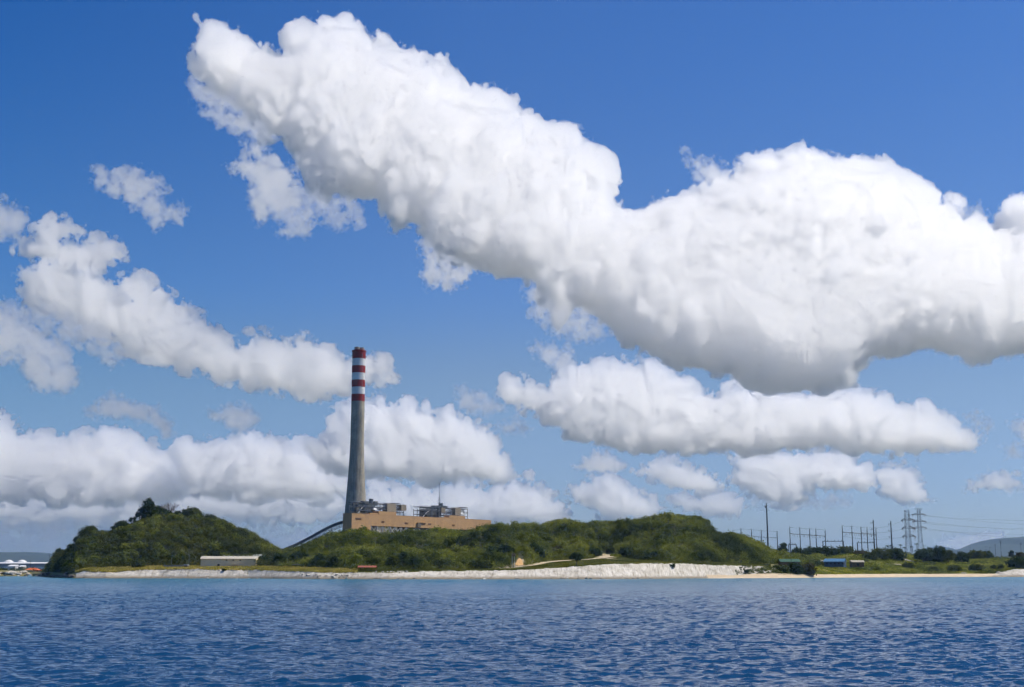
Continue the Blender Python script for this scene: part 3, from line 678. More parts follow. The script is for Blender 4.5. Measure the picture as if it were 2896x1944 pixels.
# the two boilers behind the gallery: steel frames full of ducts, drums and casings
def boiler(label, p0, p1, ytop, panels, darks, tank_px, tank_y, pipes, hood):
    W0 = 13.0
    o = empty('boiler_unit', (A.x - sa * W0, A.y + ca * W0, 0), label, 'boiler', 'boiler units behind the tan gallery', ang)
    U = lambda p, w_=0.0: upx(p, W0 + w_)
    Zp = lambda p, y, w_=0.0: plantz(p, y, W0 + w_)
    zb = ZT - 6; zt_ = Zp((p0 + p1) / 2, ytop)
    b = MB(); n = 9; uu = np.linspace(U(p0), U(p1), n)
    rg = random.Random(p0)
    for i, u in enumerate(uu):
        top = zt_ + (Zp(p0, 100) - Zp(p0, 100.0)) - rg.choice((0, 0, 1.2, 2.4))
        for w_ in (0, 5, 10): b.bar((u, w_, zb), (u, w_, top), .45)
    for lev in (zt_ - .4, zt_ - 4.2, zt_ - 8.0):
        for w_ in (0, 5, 10): b.bar((uu[0], w_, lev), (uu[-1], w_, lev), .42, .6)
        for u in uu: b.bar((u, 0, lev), (u, 10, lev), .3)
    for i in range(n - 1):
        if rg.random() < .75: b.bar((uu[i], 0, zt_ - 8), (uu[i + 1], 0, zt_ - 4.2), .26)
        if rg.random() < .6: b.bar((uu[i + 1], .1, zt_ - 8), (uu[i], .1, zt_ - 4.2), .26)
        if rg.random() < .5: b.bar((uu[i], 5, zt_ - 4.2), (uu[i + 1], 5, zt_ - .4), .26)
    b.build('frame', M['steel_dark'], o)
    b = MB()
    for lev in (zt_ - .05, zt_ - 3.9):
        for w_ in (-.4, 10.4):
            for h in (.6, 1.1): b.bar((uu[0], w_, lev + h), (uu[-1], w_, lev + h), .09)
        for k in range(26): u = uu[0] + (uu[-1] - uu[0]) * k / 25; b.bar((u, -.4, lev), (u, -.4, lev + 1.1), .09)
    b.build('railing', M['steel_grey'], o)
    for a_, c_, y0, y1, w0, w1 in darks: b = MB(); b.box(U(a_, w0), U(c_, w0), w0, w1, Zp(a_, y1, w0), Zp(a_, y0, w0)); b.build('duct', M['steel_dark'], o)
    for a_, c_, y0, y1 in panels:
        b = MB(); z0, z1 = Zp(a_, y1), Zp(a_, y0); x0, x1 = U(a_), U(c_)
        b.box(x0, x1, -1.6, 4, z0, z1)
        for k in range(1, 7): u = x0 + (x1 - x0) * k / 7; b.box(u - .1, u + .1, -1.72, -1.61, z0, z1)
        b.box(x0, x1, -1.70, -1.615, (z0 + z1) / 2 - .12, (z0 + z1) / 2 + .12)
        b.build('casing', M['beige'], o)
    b = MB(); x = U(tank_px, 6); b.lathe([(2.1, Zp(tank_px, 1447, 6)), (2.1, Zp(tank_px, tank_y, 6))], 20, (x, 6, 0)); b.build('vent_stack', M['steel_dark'], o, smooth=True)
    for pts, r in pipes: b = MB(); b.tube([(U(p, w_), w_, Zp(p, y, w_)) for p, y, w_ in pts], r, 8); b.build('pipe', M['silver'], o, smooth=True)
    b = MB(); p, y = hood; x = U(p, -1); z = Zp(p, y, -1)
    b.add([(x - 2.6, -2.6, z - .9), (x + 2.6, -2.6, z - .9), (x + 2.6, 1, z - .9), (x - 2.6, 1, z - .9), (x - 1.6, -1.4, z + .9), (x + 2.0, -1.4, z + .9), (x + 2.0, 1, z + .9), (x - 1.6, 1, z + .9)],
          [(3, 2, 1, 0), (4, 5, 6, 7), (0, 1, 5, 4), (1, 2, 6, 5), (2, 3, 7, 6), (3, 0, 4, 7)]); b.build('hood', M['silver'], o)
    return o
boiler('steel framed boiler unit of ducts and casings beside the chimney foot', 1008, 1141, 1424,
       [(1091, 1116, 1424, 1447), (1131, 1145, 1428, 1444)],
       [(1031, 1060, 1424, 1449, 2, 9), (1030, 1042, 1417, 1424, 3, 9), (1060, 1067, 1418, 1430, 4, 12), (1012, 1031, 1428, 1431, 5, 15), (998, 1040, 1424, 1428, 1, 3), (1112, 1131, 1422.5, 1424.5, 0, 5)],
       1048, 1411.5,
       [([(1012, 1452, 2), (1022, 1437, 2), (1030, 1431, 2)], .5), ([(1070, 1448, 1), (1078, 1434, 1), (1086, 1430, 1), (1088, 1444, 1)], .6), ([(1120, 1446, 1), (1126, 1432, 1), (1130, 1448, 1)], .5), ([(1062, 1440, 3), (1074, 1440, 3), (1090, 1440, 3)], .7)], (1058, 1440))
boiler('steel framed boiler unit on the far half of the gallery under the antenna', 1190, 1322, 1436,
       [(1245, 1256, 1436, 1450), (1284, 1300, 1436, 1458)],
       [(1208, 1240, 1440, 1464, 2, 12), (1230, 1240, 1430, 1440, 3, 9), (1258, 1265, 1431, 1440, 4, 12), (1191, 1228, 1435, 1438, 1, 3), (1306, 1322, 1434.5, 1436.5, 0, 5), (1240, 1246, 1430, 1462, 0, 2)],
       1246, 1424,
       [([(1196, 1462, 2), (1206, 1450, 2), (1214, 1444, 2)], .5), ([(1258, 1458, 1), (1264, 1444, 1), (1272, 1440, 1), (1276, 1456, 1)], .6), ([(1302, 1456, 1), (1308, 1442, 1), (1312, 1458, 1)], .5), ([(1252, 1452, 3), (1266, 1452, 3), (1282, 1452, 3)], .7)], (1304, 1452))
def mast(px, py0, py1, Y, r, label, cat='antenna', name='antenna_mast', m='steel_dark'):
    p = at(px, py0, Y); o = empty(name, p, label, cat)
    h = zpy(py1, Y) - p.z
    b = MB(); b.tube([(0, 0, 0), (0, 0, h * .55), (0, 0, h)], r, 6, r * .35); b.build('pole', M[m], o)
    b = MB()
    for k in range(3):
        a = k * 2.1; b.tube([(0, 0, h * .55), (math.cos(a) * h * .12, math.sin(a) * h * .12, 0)], r * .22, 4)
    b.build('guy_wire', M['wire'], o)
    return o
mast(1242, 1446, 1366.5, ydepth(upx(1242, 20), 20), .34, 'thin dark antenna mast standing above the far boiler unit')
mast(1187, 1466, 1427, ydepth(upx(1187, 8), 8), .2, 'short thin pole on the gallery roof left of the far boiler unit', 'pole', 'roof_pole')
# slim white lattice mast behind the near boiler
Yl = ydepth(upx(1108, 60), 60); p = at(1108, 1447, Yl); o = empty('lattice_mast', p, 'slim pale lattice mast rising behind the near boiler unit', 'mast')
h = zpy(1394, Yl) - p.z; b = MB()
for x, y in ((-.5, -.4), (.5, -.4), (0, .5)): b.tube([(x, y, 0), (x * .4, y * .4, h)], .07, 4)
for k in range(14):
    z0, z1 = h * k / 14, h * (k + 1) / 14; q = -.5 + .3 * k / 14
    b.tube([(q, -.4, z0), (-q, -.4, z1)], .05, 4); b.tube([(-q, -.4, z0), (q, -.4, z1)], .05, 4)
b.build('lattice', M['white_paint'], o)
b = MB(); b.lathe([(.1, 0), (1.0, .25), (1.05, .3)], 14, (0, 0, h * .75)); b.build('dish', M['white_paint'], o)

# inclined coal conveyor up the saddle to the end of the gallery
YC = 1214.0
o = empty('conveyor', at(803, 1552, YC), 'dark inclined conveyor gallery climbing from the saddle to the tan building', 'conveyor')
C0 = o.location
CP = [(790, 1558), (803, 1551), (840, 1535.5), (881, 1514), (900, 1503), (923, 1490.5), (946, 1480), (960, 1475), (974, 1471.5)]
top = [at(px, py, YC) - C0 for px, py in CP]
b = MB()
for p, q in zip(top, top[1:]):
    d = Vector((0, 0, 3.0))
    for yo0, yo1 in ((-1.8, 1.8),):
        v = [p + Vector((0, yo0, 0)) - d, q + Vector((0, yo0, 0)) - d, q + Vector((0, yo1, 0)) - d, p + Vector((0, yo1, 0)) - d,
             p + Vector((0, yo0, -.6)), q + Vector((0, yo0, -.6)), q + Vector((0, yo1, -.6)), p + Vector((0, yo1, -.6)), p, q]
        b.add(v, [(3, 2, 1, 0), (0, 1, 5, 4), (2, 3, 7, 6), (4, 5, 9, 8), (6, 7, 8, 9)])
b.build('gallery', M['steel_dark'], o)
for y in (-1.7, 1.7):
    b = MB()
    for p, q in zip(top[:-1], top[1:]):
        if p.x > top[3].x - 1:
            n = max(2, int((q - p).length / 2.4))
            for k in range(n):
                a0, a1 = p.lerp(q, k / n), p.lerp(q, (k + 1) / n); yv = Vector((0, y, -3.0)); yl = Vector((0, y, -6.0))
                b.bar(a0 + yl, a1 + yl, .28); b.bar(a0 + yv, a0 + yl, .2); b.bar(a0 + yl, a1 + yv, .2)
    b.build('truss', M['steel_grey'], o)
for px, py in ((830, 1540), (885, 1512), (938, 1484)):
    p = at(px, py, YC) - C0; b = MB(); g = gz(at(px, py, YC).x, YC) - C0.z - 1
    for y in (-1.6, 1.6): b.bar((p.x - .8, y, g), (p.x, y, p.z - 3), .4)
    b.build('trestle', M['steel_grey'], o)
b = MB(); p = at(869, 1520, YC) - C0; b.bar(p, p + Vector((0, 0, 4)), .16); b.bar(p + Vector((0, 0, 4)), p + Vector((1.2, 0, 4.2)), .2); b.build('lamp', M['steel_grey'], o)
# ------------------------------------------------------------------ sheds and houses along the shore
def gable(name, label, cat, px0, px1, pyb, Y, depth, eave_h, ridge_h, wall, roof, rz=0.0, over=.6, extras=None, z0=None):
    """shed with its long side to the water: px0..px1 along the front at distance Y, ground at photo row pyb"""
    x0, x1 = at(px0, pyb, Y).x, at(px1, pyb, Y).x; w_ = x1 - x0
    z = zpy(pyb, Y) if z0 is None else z0
    o = empty(name, (x0, Y, z), label, cat, rz=rz)
    b = MB(); r = ridge_h - .1
    b.add([(0, 0, -1), (w_, 0, -1), (w_, depth, -1), (0, depth, -1), (0, 0, eave_h), (w_, 0, eave_h), (w_, depth, eave_h), (0, depth, eave_h), (0, depth / 2, r), (w_, depth / 2, r)],
          [(0, 1, 5, 4), (2, 3, 7, 6), (1, 2, 6, 9, 5), (3, 0, 4, 8, 7), (3, 2, 1, 0)])
    b.build('wall', wall, o)
    b = MB(); t = .18; s = (ridge_h - eave_h) / (depth / 2)
    for sg, ya in ((-1, 0), (1, depth)):
        ye = ya + sg * over; ze = eave_h - s * over
        v = [(-over, ye, ze), (w_ + over, ye, ze), (w_ + over, depth / 2, ridge_h), (-over, depth / 2, ridge_h)]
        v += [(a_, b__, c_ + t) for a_, b__, c_ in v]
        f = [(0, 1, 2, 3), (7, 6, 5, 4), (0, 4, 5, 1), (1, 5, 6, 2), (2, 6, 7, 3), (3, 7, 4, 0)]
        b.add(v, f)
    n = int(w_ / 1.2)
    for k in range(n + 1):
        x = -over + (w_ + 2 * over) * k / n
        b.bar((x, -over, eave_h - s * over + t), (x, depth / 2, ridge_h + t), .06, .12)
    b.build('roof', roof, o)
    return o, w_, z
wh, W, z = gable('warehouse', 'long low cream warehouse with a pale sheet roof at the foot of the left hill', 'warehouse', 567, 722, 1604.5, 965, 15, 6.2, 8.0, M['cream_wall'], M['pale_roof'], rz=R(3))
k = 965 / F_PX
for px in (638, 656.5, 676):
    b = MB(); x = (px - 567) * k; b.box(x - .5, x + .5, -.12, -.01, 4.6, 5.6); b.build('window', M['dark'], wh)
b = MB(); x = (616.5 - 567) * k; b.box(x - .8, x + .8, -.1, -.01, 0, 2.3); b.build('door', M['dark'], wh)
b = MB(); x = (652 - 567) * k; x1 = (673 - 567) * k; b.box(x, x1, -2.6, -.02, 1.9, 2.15)
for q in (x + .15, (x + x1) / 2, x1 - .15): b.box(q - .1, q + .1, -2.5, -2.3, -.8, 1.89)
b.build('canopy', M['cream_wall'], wh)
for i in range(7): b = MB(); x = 16 + i * 3.6; b.lathe([(.28, 7.6), (.28, 8.6), (.5, 8.65), (.1, 9.0)], 10, (x, 6.2, 0)); b.build('roof_vent', M['steel_light'], wh)
b = MB(); b.box(2, 38, 15.05, 22, 2, 7.6); b.build('lean_to', M['pale_roof'], wh)
gable('shed', 'grey roofed shed tucked behind the right end of the cream warehouse', 'shed', 716, 734, 1600, 1000, 9, 6.6, 8.4, M['grey_wall'], M['steel_light'])
def post_box(name, label, cat, px0, px1, py0, py1, Y, dp, m, roof=None, pitch=None):
    x0, x1 = at(px0, py1, Y).x, at(px1, py1, Y).x; z0, z1 = zpy(py1, Y), zpy(py0, Y)
    o = empty(name, ((x0 + x1) / 2, Y, z0), label, cat); h = (x1 - x0) / 2
    b = MB(); b.box(-h, h, 0, dp, -1, (z1 - z0) * (.78 if roof else 1)); b.build('wall', m, o)
    if roof and pitch:
        b = MB(); a, c = (z1 - z0) * .78 + .002, z1 - z0; e = h + .35
        b.add([(-e, -.4, a), (e, -.4, a), (e, dp + .4, a), (-e, dp + .4, a), (-e, -.4, a + .25), (e, -.4, a + .25), (e, dp + .4, c + pitch), (-e, dp + .4, c + pitch)], [(3, 2, 1, 0), (4, 5, 6, 7), (0, 1, 5, 4), (1, 2, 6, 5), (2, 3, 7, 6), (3, 0, 4, 7)]); b.build('roof', roof, o)
    elif roof: b = MB(); b.box(-h - .35, h + .35, -.4, dp + .4, (z1 - z0) * .78 + .002, z1 - z0); b.build('roof', roof, o)
    else: b = MB(); b.box(-h - .08, h + .08, -.08, dp + .08, (z1 - z0) + .002, (z1 - z0) + .14); b.build('coping', m, o)
    return o
o = post_box('boundary_wall', 'low grey block wall left of the cream warehouse', 'wall', 462, 518, 1599, 1607, 955, .3, M['grey_wall'])
b = MB()
for i in range(6): x = -7.2 + i * 2.88; b.box(x - .18, x + .18, -.12, -.001, -1, 2.3)
b.build('pier', M['grey_wall'], o)
o = post_box('kiosk', 'tiny white roofed kiosk between the grey wall and the warehouse', 'kiosk', 519.5, 529.5, 1597, 1607.5, 950, 2.4, M['wood'], M['white_paint'])
b = MB(); b.box(-.45, .45, -.05, -.004, -.6, 1.5); b.build('door', M['dark'], o)
def lamp_post(px, py0, py1, Y, arm, label):
    p = at(px, py0, Y); h = zpy(py1, Y) - p.z
    o = empty('street_lamp', p, label, 'street lamp', 'street lamps by the warehouse')
    b = MB(); b.tube([(0, 0, -1.5), (0, 0, h * .9), (arm * .3, 0, h), (arm * 1.6, 0, h + .25)], .13, 6, .08); b.build('pole', M['steel_grey'], o)
    b = MB(); b.box(min(arm * 1.4, arm * 2.4), max(arm * 1.4, arm * 2.4), -.2, .2, h + .12, h + .34); b.build('lamp_head', M['steel_light'], o)
lamp_post(485, 1600, 1571, 960, 1.2, 'thin street lamp with its arm to the right, left of the kiosk')
lamp_post(534, 1600, 1568, 960, -1.2, 'thin street lamp with its arm to the left, at the warehouse end wall')
def pole(px, py0, py1, Y, r, label, name='utility_pole', cat='pole', m='pole_wood', arms=0, group=None, arm_w=1.4, z0=None):
    p = at(px, py0, Y); zt_ = zpy(py1, Y); z = min(gz(p.x, Y), p.z) if z0 is None else z0
    o = empty(name, (p.x, Y, z), label, cat, group); h = zt_ - z
    b = MB(); b.tube([(0, 0, -1), (0, 0, h * .5), (0, 0, h)], r, 8, r * .62); b.build('shaft', M[m], o)
    for i in range(arms):
        b = MB(); zz = h - .6 - i * 1.7; b.bar((-arm_w, 0, zz), (arm_w, 0, zz), .2, .26)
        for q in (-1, -.5, .5, 1): b.lathe([(.1, 0), (.16, .15), (.1, .45)], 6, (q * arm_w * .95, 0, zz + .13))
        b.build('crossarm', M[m], o)
    return o
pole(694.5, 1499, 1485, 1140, .16, 'thin pole on the right slope of the left hill', arms=0)
pole(140, 1575, 1563, 1160, .16, 'thin pole above the seaward end of the left hill')
pole(813, 1606, 1575, 950, .12, 'thin grey pole left of the open flat roofed shed', m='steel_grey')
pole(856, 1606, 1578, 955, .11, 'thin grey pole rising behind the open flat roofed shed', m='steel_grey')
pole(1599, 1536, 1483, 1075, .36, 'lone dark timber pole high on the middle hill', arms=1, arm_w=.9)
pole(1829, 1545, 1519, 1040, .30, 'short dark timber pole low on the right part of the middle hill', arms=1, arm_w=.7)

# open flat-roofed shed with a loader arm, then the red pavilion
p = at(827, 1606, 935); o = empty('open_shed', p, 'open shed under a thin pale flat roof beside the dark trees', 'shed')
s = 935 / F_PX; wd = 61 * s; ht = zpy(1595.5, 935) - p.z
b = MB(); b.box(-.3, wd, -.4, 7, ht - .5, ht); b.build('roof', M['rust_roof'], o)
b = MB(); b.box(1.2, wd - .6, 5.6, 5.9, -.6, ht - .502); b.build('dark_backing', M['wood'], o)
for i in range(6):
    x = .2 + (wd - .5) * i / 5; b = MB(); b.box(x - .11, x + .11, 0, .22, -1, ht - .502); b.build('post', M['wood'], o)
p = at(891, 1604, 933); o = empty('loader_arm', p, 'small tilted tan loader arm at the end of the open shed', 'loader')
b = MB(); e = at(908, 1585, 933) - p; q = at(891, 1595, 933) - p; b.bar(q, e, 1.6, .9)
b.build('boom', M['yellow'], o)
b = MB(); b.bar((1.2, -.5, -1), q.lerp(e, .45), .25); b.bar((2.8, .5, -1), q.lerp(e, .6), .25); b.bar((1.2, -.5, 1.0), (2.8, .5, 1.0), .2); b.build('support', M['wood'], o)
b = MB(); b.box(-.8, 3.6, -1.4, 1.4, -1, .5); b.build('base', M['grey_wall'], o)
p = at(1012, 1616.5, 858); o = empty('open_pavilion', p, 'long rusty red roofed open pavilion at the top of the white embankment', 'pavilion')
s = 858 / F_PX; wd = 50 * s; ht = zpy(1600.5, 858) - p.z
b = MB()
for i in range(2):
    sg = (-1, 1)[i]; b.add([(-.3, 3 + sg * 3.3, ht - 1.2), (wd + .3, 3 + sg * 3.3, ht - 1.2), (wd + .3, 3, ht), (-.3, 3, ht), (-.3, 3 + sg * 3.3, ht - 1.05), (wd + .3, 3 + sg * 3.3, ht - 1.05), (wd + .3, 3, ht + .15), (-.3, 3, ht + .15)],
        [(0, 1, 2, 3), (7, 6, 5, 4), (0, 4, 5, 1), (1, 5, 6, 2), (2, 6, 7, 3), (3, 7, 4, 0)])
b.build('roof', M['red_roof'], o)
for i in range(6):
    for y in (.2, 5.8):
        x = .2 + (wd - .4) * i / 5; b = MB(); b.box(x - .1, x + .1, y - .1, y + .1, -1, ht - 1.0); b.build('post', M['red_roof'], o)
b = MB(); b.box(.5, wd - .5, 1.5, 4.5, -.8, .55); b.build('table', M['wood'], o)

# timber H-frame with a transformer, and fence posts by the dirt road
hf = hit(1451.5, 1608); o = empty('transformer_frame', hf, 'pale two legged pole frame carrying a transformer beside the orange earth bank', 'pole frame')
s = hf.y / F_PX
for x in (-.72, .75): b = MB(); b.tube([(x, 0, -1), (x, 0, 41 * s)], .26, 8, .2); b.build('leg', M['steel_light'], o)
for xa, xb, ya, hh in ((-1.5, 1.9, 0, 33), (-1.3, 1.8, 0, 40), (-1.2, 1.2, -.3, 22)): b = MB(); b.bar((xa, ya, hh * s), (xb, ya, hh * s), .28); b.build('crossarm', M['wood'], o)
for x in (-.3, .95): b = MB(); b.lathe([(.5, 34 * s), (.55, 34 * s + .2), (.55, 34 * s + 1.3), (.3, 34 * s + 1.5)], 12, (x, -.45, 0)); b.build('transformer', M['wood'], o, smooth=True)
for i, px in enumerate((1431, 1437, 1443, 1459, 1464, 1470)):
    p = hit(px, 1609 - i * .6); b = MB(); b.box(-.1, .1, -.1, .1, -.4, 1.5); b.box(-.14, .14, -.14, .14, 1.502, 1.6)
    tag(b.build('fence_post', M['wood'], None, loc=p), 'short timber fence post in the row around the transformer frame', 'fence post', 'fence posts around the transformer frame')

pole(2238, 1592, 1543, 1022, .17, 'thin dark pole standing in front of the green roofed house')
# green-roofed, blue and brown houses on the right
gable('house', 'low house with a dull green roof half hidden behind shrubs', 'house', 2208, 2262, 1597, 1028, 9, 2.2, 4.2, M['wood'], M['green_roof'])
bh, W, z = gable('house', 'bright blue house with a blue sheet roof and dark blue gable', 'house', 2331, 2385, 1600.5, 1090, 13, 3.5, 5.8, M['blue_wall'], M['blue_roof'], rz=R(-24))
for i in range(5):
    b = MB(); x = 1.6 + i * 3.3; b.box(x, x + 1.4, -.1, -.01, 1.2, 2.6); b.build('window', M['dark'], bh)
b = MB(); b.box(W + .01, W + .1, 4.5, 7.2, 0, 2.8); b.build('door', M['dark'], bh)
for px0, px1, lab in ((2300, 2330, 'low brown house with a pale roof left of the blue house'), (2411, 2444, 'low brown house with a pale roof right of the blue house')):
    o, W, z = gable('house', lab, 'house', px0, px1, 1601, 1105, 9, 3.2, 4.7, M['wood'], M['rust_roof'])
    b = MB(); b.box(W * .4, W * .55, -.1, -.01, 0, 2); b.build('door', M['dark'], o)

# ------------------------------------------------------------------ mast and substation
YM = 1205.0; p = at(2172, 1548, YM); s = YM / F_PX
o = empty('light_mast', (p.x, YM, gz(p.x, YM)), 'tall thick dark mast with a lamp box near its top, right of the middle hill', 'mast')
h = zpy(1422, YM) - o.location.z; hc = zpy(1441, YM) - o.location.z
b = MB(); b.tube([(0, 0, -1), (0, 0, hc * .5), (0, 0, hc)], 2.5 * s, 12, 1.75 * s); b.build('shaft', M['steel_blue'], o, smooth=True)
b = MB(); b.tube([(0, 0, hc + .62), (0, 0, h)], 1.35 * s, 10, .9 * s); b.build('top_section', M['steel_blue'], o, smooth=True)
b = MB(); b.lathe([(2.2 * s, hc), (2.6 * s, hc + .2), (2.6 * s, hc + .6), (1.8 * s, hc + .61)], 14); b.build('collar', M['steel_blue'], o)
b = MB(); z = zpy(1434, YM) - o.location.z; b.box(-4.6 * s, -2.0 * s, -.6, .6, z - .9, z + .9); b.bar((-2.2 * s, 0, z), (0, 0, z), .3); b.lathe([(.5, -.1), (.8, .3), (.3, .7)], 10, (-3.3 * s, -.8, z)); b.build('lamp_box', M['steel_blue'], o)

SUB = 'steel poles of the substation'
SP = [(2073, 1497, 1512, 1750), (2096, 1492, 1515, 1740), (2125.7, 1494, 1518, 1730), (2154, 1497, 1535, 1720), (2199, 1499, 1545, 1700),
      (2235.5, 1487.5, 1550, 1520), (2264, 1489.5, 1550, 1530), (2291.6, 1491.5, 1550, 1540), (2309.4, 1492.5, 1552, 1550), (2335.7, 1495, 1553, 1560),
      (2384.6, 1483, 1555, 1500), (2412, 1485, 1556, 1515), (2438, 1487.5, 1557, 1530), (2455, 1488.5, 1558, 1540), (2480, 1489.5, 1553, 1550)]
names = ['first and faintest', 'second', 'third', 'fourth', 'fifth']
tops = []
for i, (px, yt, yb, Y) in enumerate(SP):
    row = ('the faint row left of the round tree', 'the row above the blue house', 'the row beside the thickest pole')[i // 5]
    p = at(px, yb, Y); z = gz(p.x, Y); s = Y / F_PX
    o = empty('substation_pole', (p.x, Y, z), 'thin steel pole, %s from left in %s' % (names[i % 5].replace(' and faintest', ''), row), 'pole', SUB)
    h = zpy(yt + 4, Y) - z
    b = MB(); b.tube([(0, 0, -1), (0, 0, h)], 1.6 * s, 8, 1.0 * s); b.build('shaft', M['steel_blue'], o)
    b = MB(); b.tube([(0, 0, h), (0, 0, h + 4.5 * s)], .3 * s, 5, .1 * s); b.build('spike', M['steel_blue'], o)
    tops.append((p.x, Y, z + h))
def wire(pts, r, sag, name='power_line'):
    b = MB()
    for a_, c_ in pts:
        a_, c_ = Vector(a_), Vector(c_); L_ = (c_ - a_).length
        n = 14; b.tube([a_.lerp(c_, k / n) - Vector((0, 0, sag * L_ * 4 * (k / n) * (1 - k / n))) for k in range(n + 1)], r, 4)
    return b.build(name, M['wire'])
for lab, i0, i1 in (('faint wires and busbars strung along the far row of substation poles', 0, 5), ('wires and busbars strung along the middle row of substation poles', 5, 10), ('wires and busbars strung along the right row of substation poles', 10, 15)):
    t = tops[i0:i1]
    tag(wire([(a_, c_) for a_, c_ in zip(t, t[1:])], .11, .015), lab.replace('wires and busbars', 'earth wires'), 'power line', 'substation wires')
    drop = 17 * t[0][1] / F_PX
    o = wire([((a_[0], a_[1], a_[2] - drop), (c_[0], c_[1], c_[2] - drop)) for a_, c_ in zip(t, t[1:])], .16, .02, 'busbar'); tag(o, lab.replace('wires and busbars', 'insulated busbars'), 'busbar', 'substation wires')
    b = MB()
    for a_, c_ in zip(t, t[1:]):
        for f in (.18, .34, .62, .8):
            x, y, z = (a_[j] + (c_[j] - a_[j]) * f for j in range(3)); z -= drop + .4
            b.tube([(x - 1.4, y, z + .1), (x + 1.4, y, z - .2)], .34, 6); b.tube([(x + 1.2, y, z), (x + 1.4, y, z - 3.2)], .14, 5)
    b.build('insulator', M['insul'], o)
def gantry(px0, px1, yt, yb, Y, label):
    p0, p1 = at(px0, yb, Y), at(px1, yb, Y); z = gz(p0.x, Y); s = Y / F_PX
    o = empty('gantry', (p0.x, Y, z), label, 'gantry', 'substation gantries'); w_ = p1.x - p0.x; h = zpy(yt, Y) - z
    for x in (0, w_): b = MB(); b.bar((x, 0, -1), (x, 0, h), 2.2 * s); b.build('leg', M['steel_blue'], o)
    b = MB(); b.bar((1.1 * s, 0, h - .9 * s), (w_ - 1.1 * s, 0, h - .9 * s), 1.6 * s, 1.5 * s)
    b.build('beam', M['steel_blue'], o)
    for i in range(6): b = MB(); x = w_ * (i + .5) / 6; b.lathe([(.18, 0), (.28, .4), (.18, .8), (.28, 1.1), (.12, 1.5)], 8, (x, 0, h - .1 * s)); b.build('insulator', M['insul'], o)
gantry(2231, 2252, 1540, 1552, 1480, 'small low steel gantry just right of the dark round tree')
gantry(2328, 2386, 1530.5, 1555, 1475, 'wide steel gantry between the middle and right rows of poles')
gantry(2425.5, 2474, 1534.5, 1557, 1480, 'steel gantry in front of the right row of poles')
ir = random.Random(4)
ins = None
for i in range(26):
    px = ir.choice([ir.uniform(2386, 2424), ir.uniform(2428, 2480), ir.uniform(2480, 2512)]); Y = ir.uniform(1440, 1470)
    p = at(px, 1560, Y); z = gz(p.x, Y)
    if ins is None:
        ins = empty('insulator_post', (0, 0, 0))
        b = MB(); b.box(-.25, .25, -.25, .25, -1, 3.2); b.build('pedestal', M['steel_grey'], ins)
        b = MB(); b.lathe([(.2, 3.2)] + [(r, 3.25 + k * .3) for k in range(9) for r in (.42, .22)][:17] + [(.15, 6.2)], 8); b.build('bushing', M['steel_grey'], ins)
        o = ins
    else: o = copy_tree(ins)
    o.location = (p.x, Y, z); o.scale = (1, 1, ir.uniform(.7, 1.25))
    tag(o, 'small grey insulator post in the switchyard at the foot of the right poles', 'insulator', 'insulator posts in the switchyard')
# thick steel transmission poles
for px, yt, yb, Y, lab in ((2473.5, 1470.5, 1556, 1440, 'thickest steel pole with short arms at the right end of the substation'), (2523, 1474, 1552, 1450, 'thick steel pole with three arms on its left, standing between substation and towers')):
    p = at(px, yb, Y); z = gz(p.x, Y); s = Y / F_PX; h = zpy(yt, Y) - z
    o = empty('steel_pole', (p.x, Y, z), lab, 'pole', 'thick steel transmission poles')
    b = MB(); b.tube([(0, 0, -1), (0, 0, h)], 2.3 * s, 10, 1.25 * s); b.build('shaft', M['steel_blue'], o, smooth=True)
    for k in range(3):
        zz = h - (8 + 17.5 * k) * s; b = MB(); b.bar((-7.5 * s, 0, zz), (-1.2 * s, 0, zz), .35); b.build('arm', M['steel_blue'], o)
        b = MB(); b.tube([(-7.3 * s, 0, zz - .2), (-6 * s, -.5, zz - 1.6)], .28, 6); b.build('insulator', M['insul'], o)
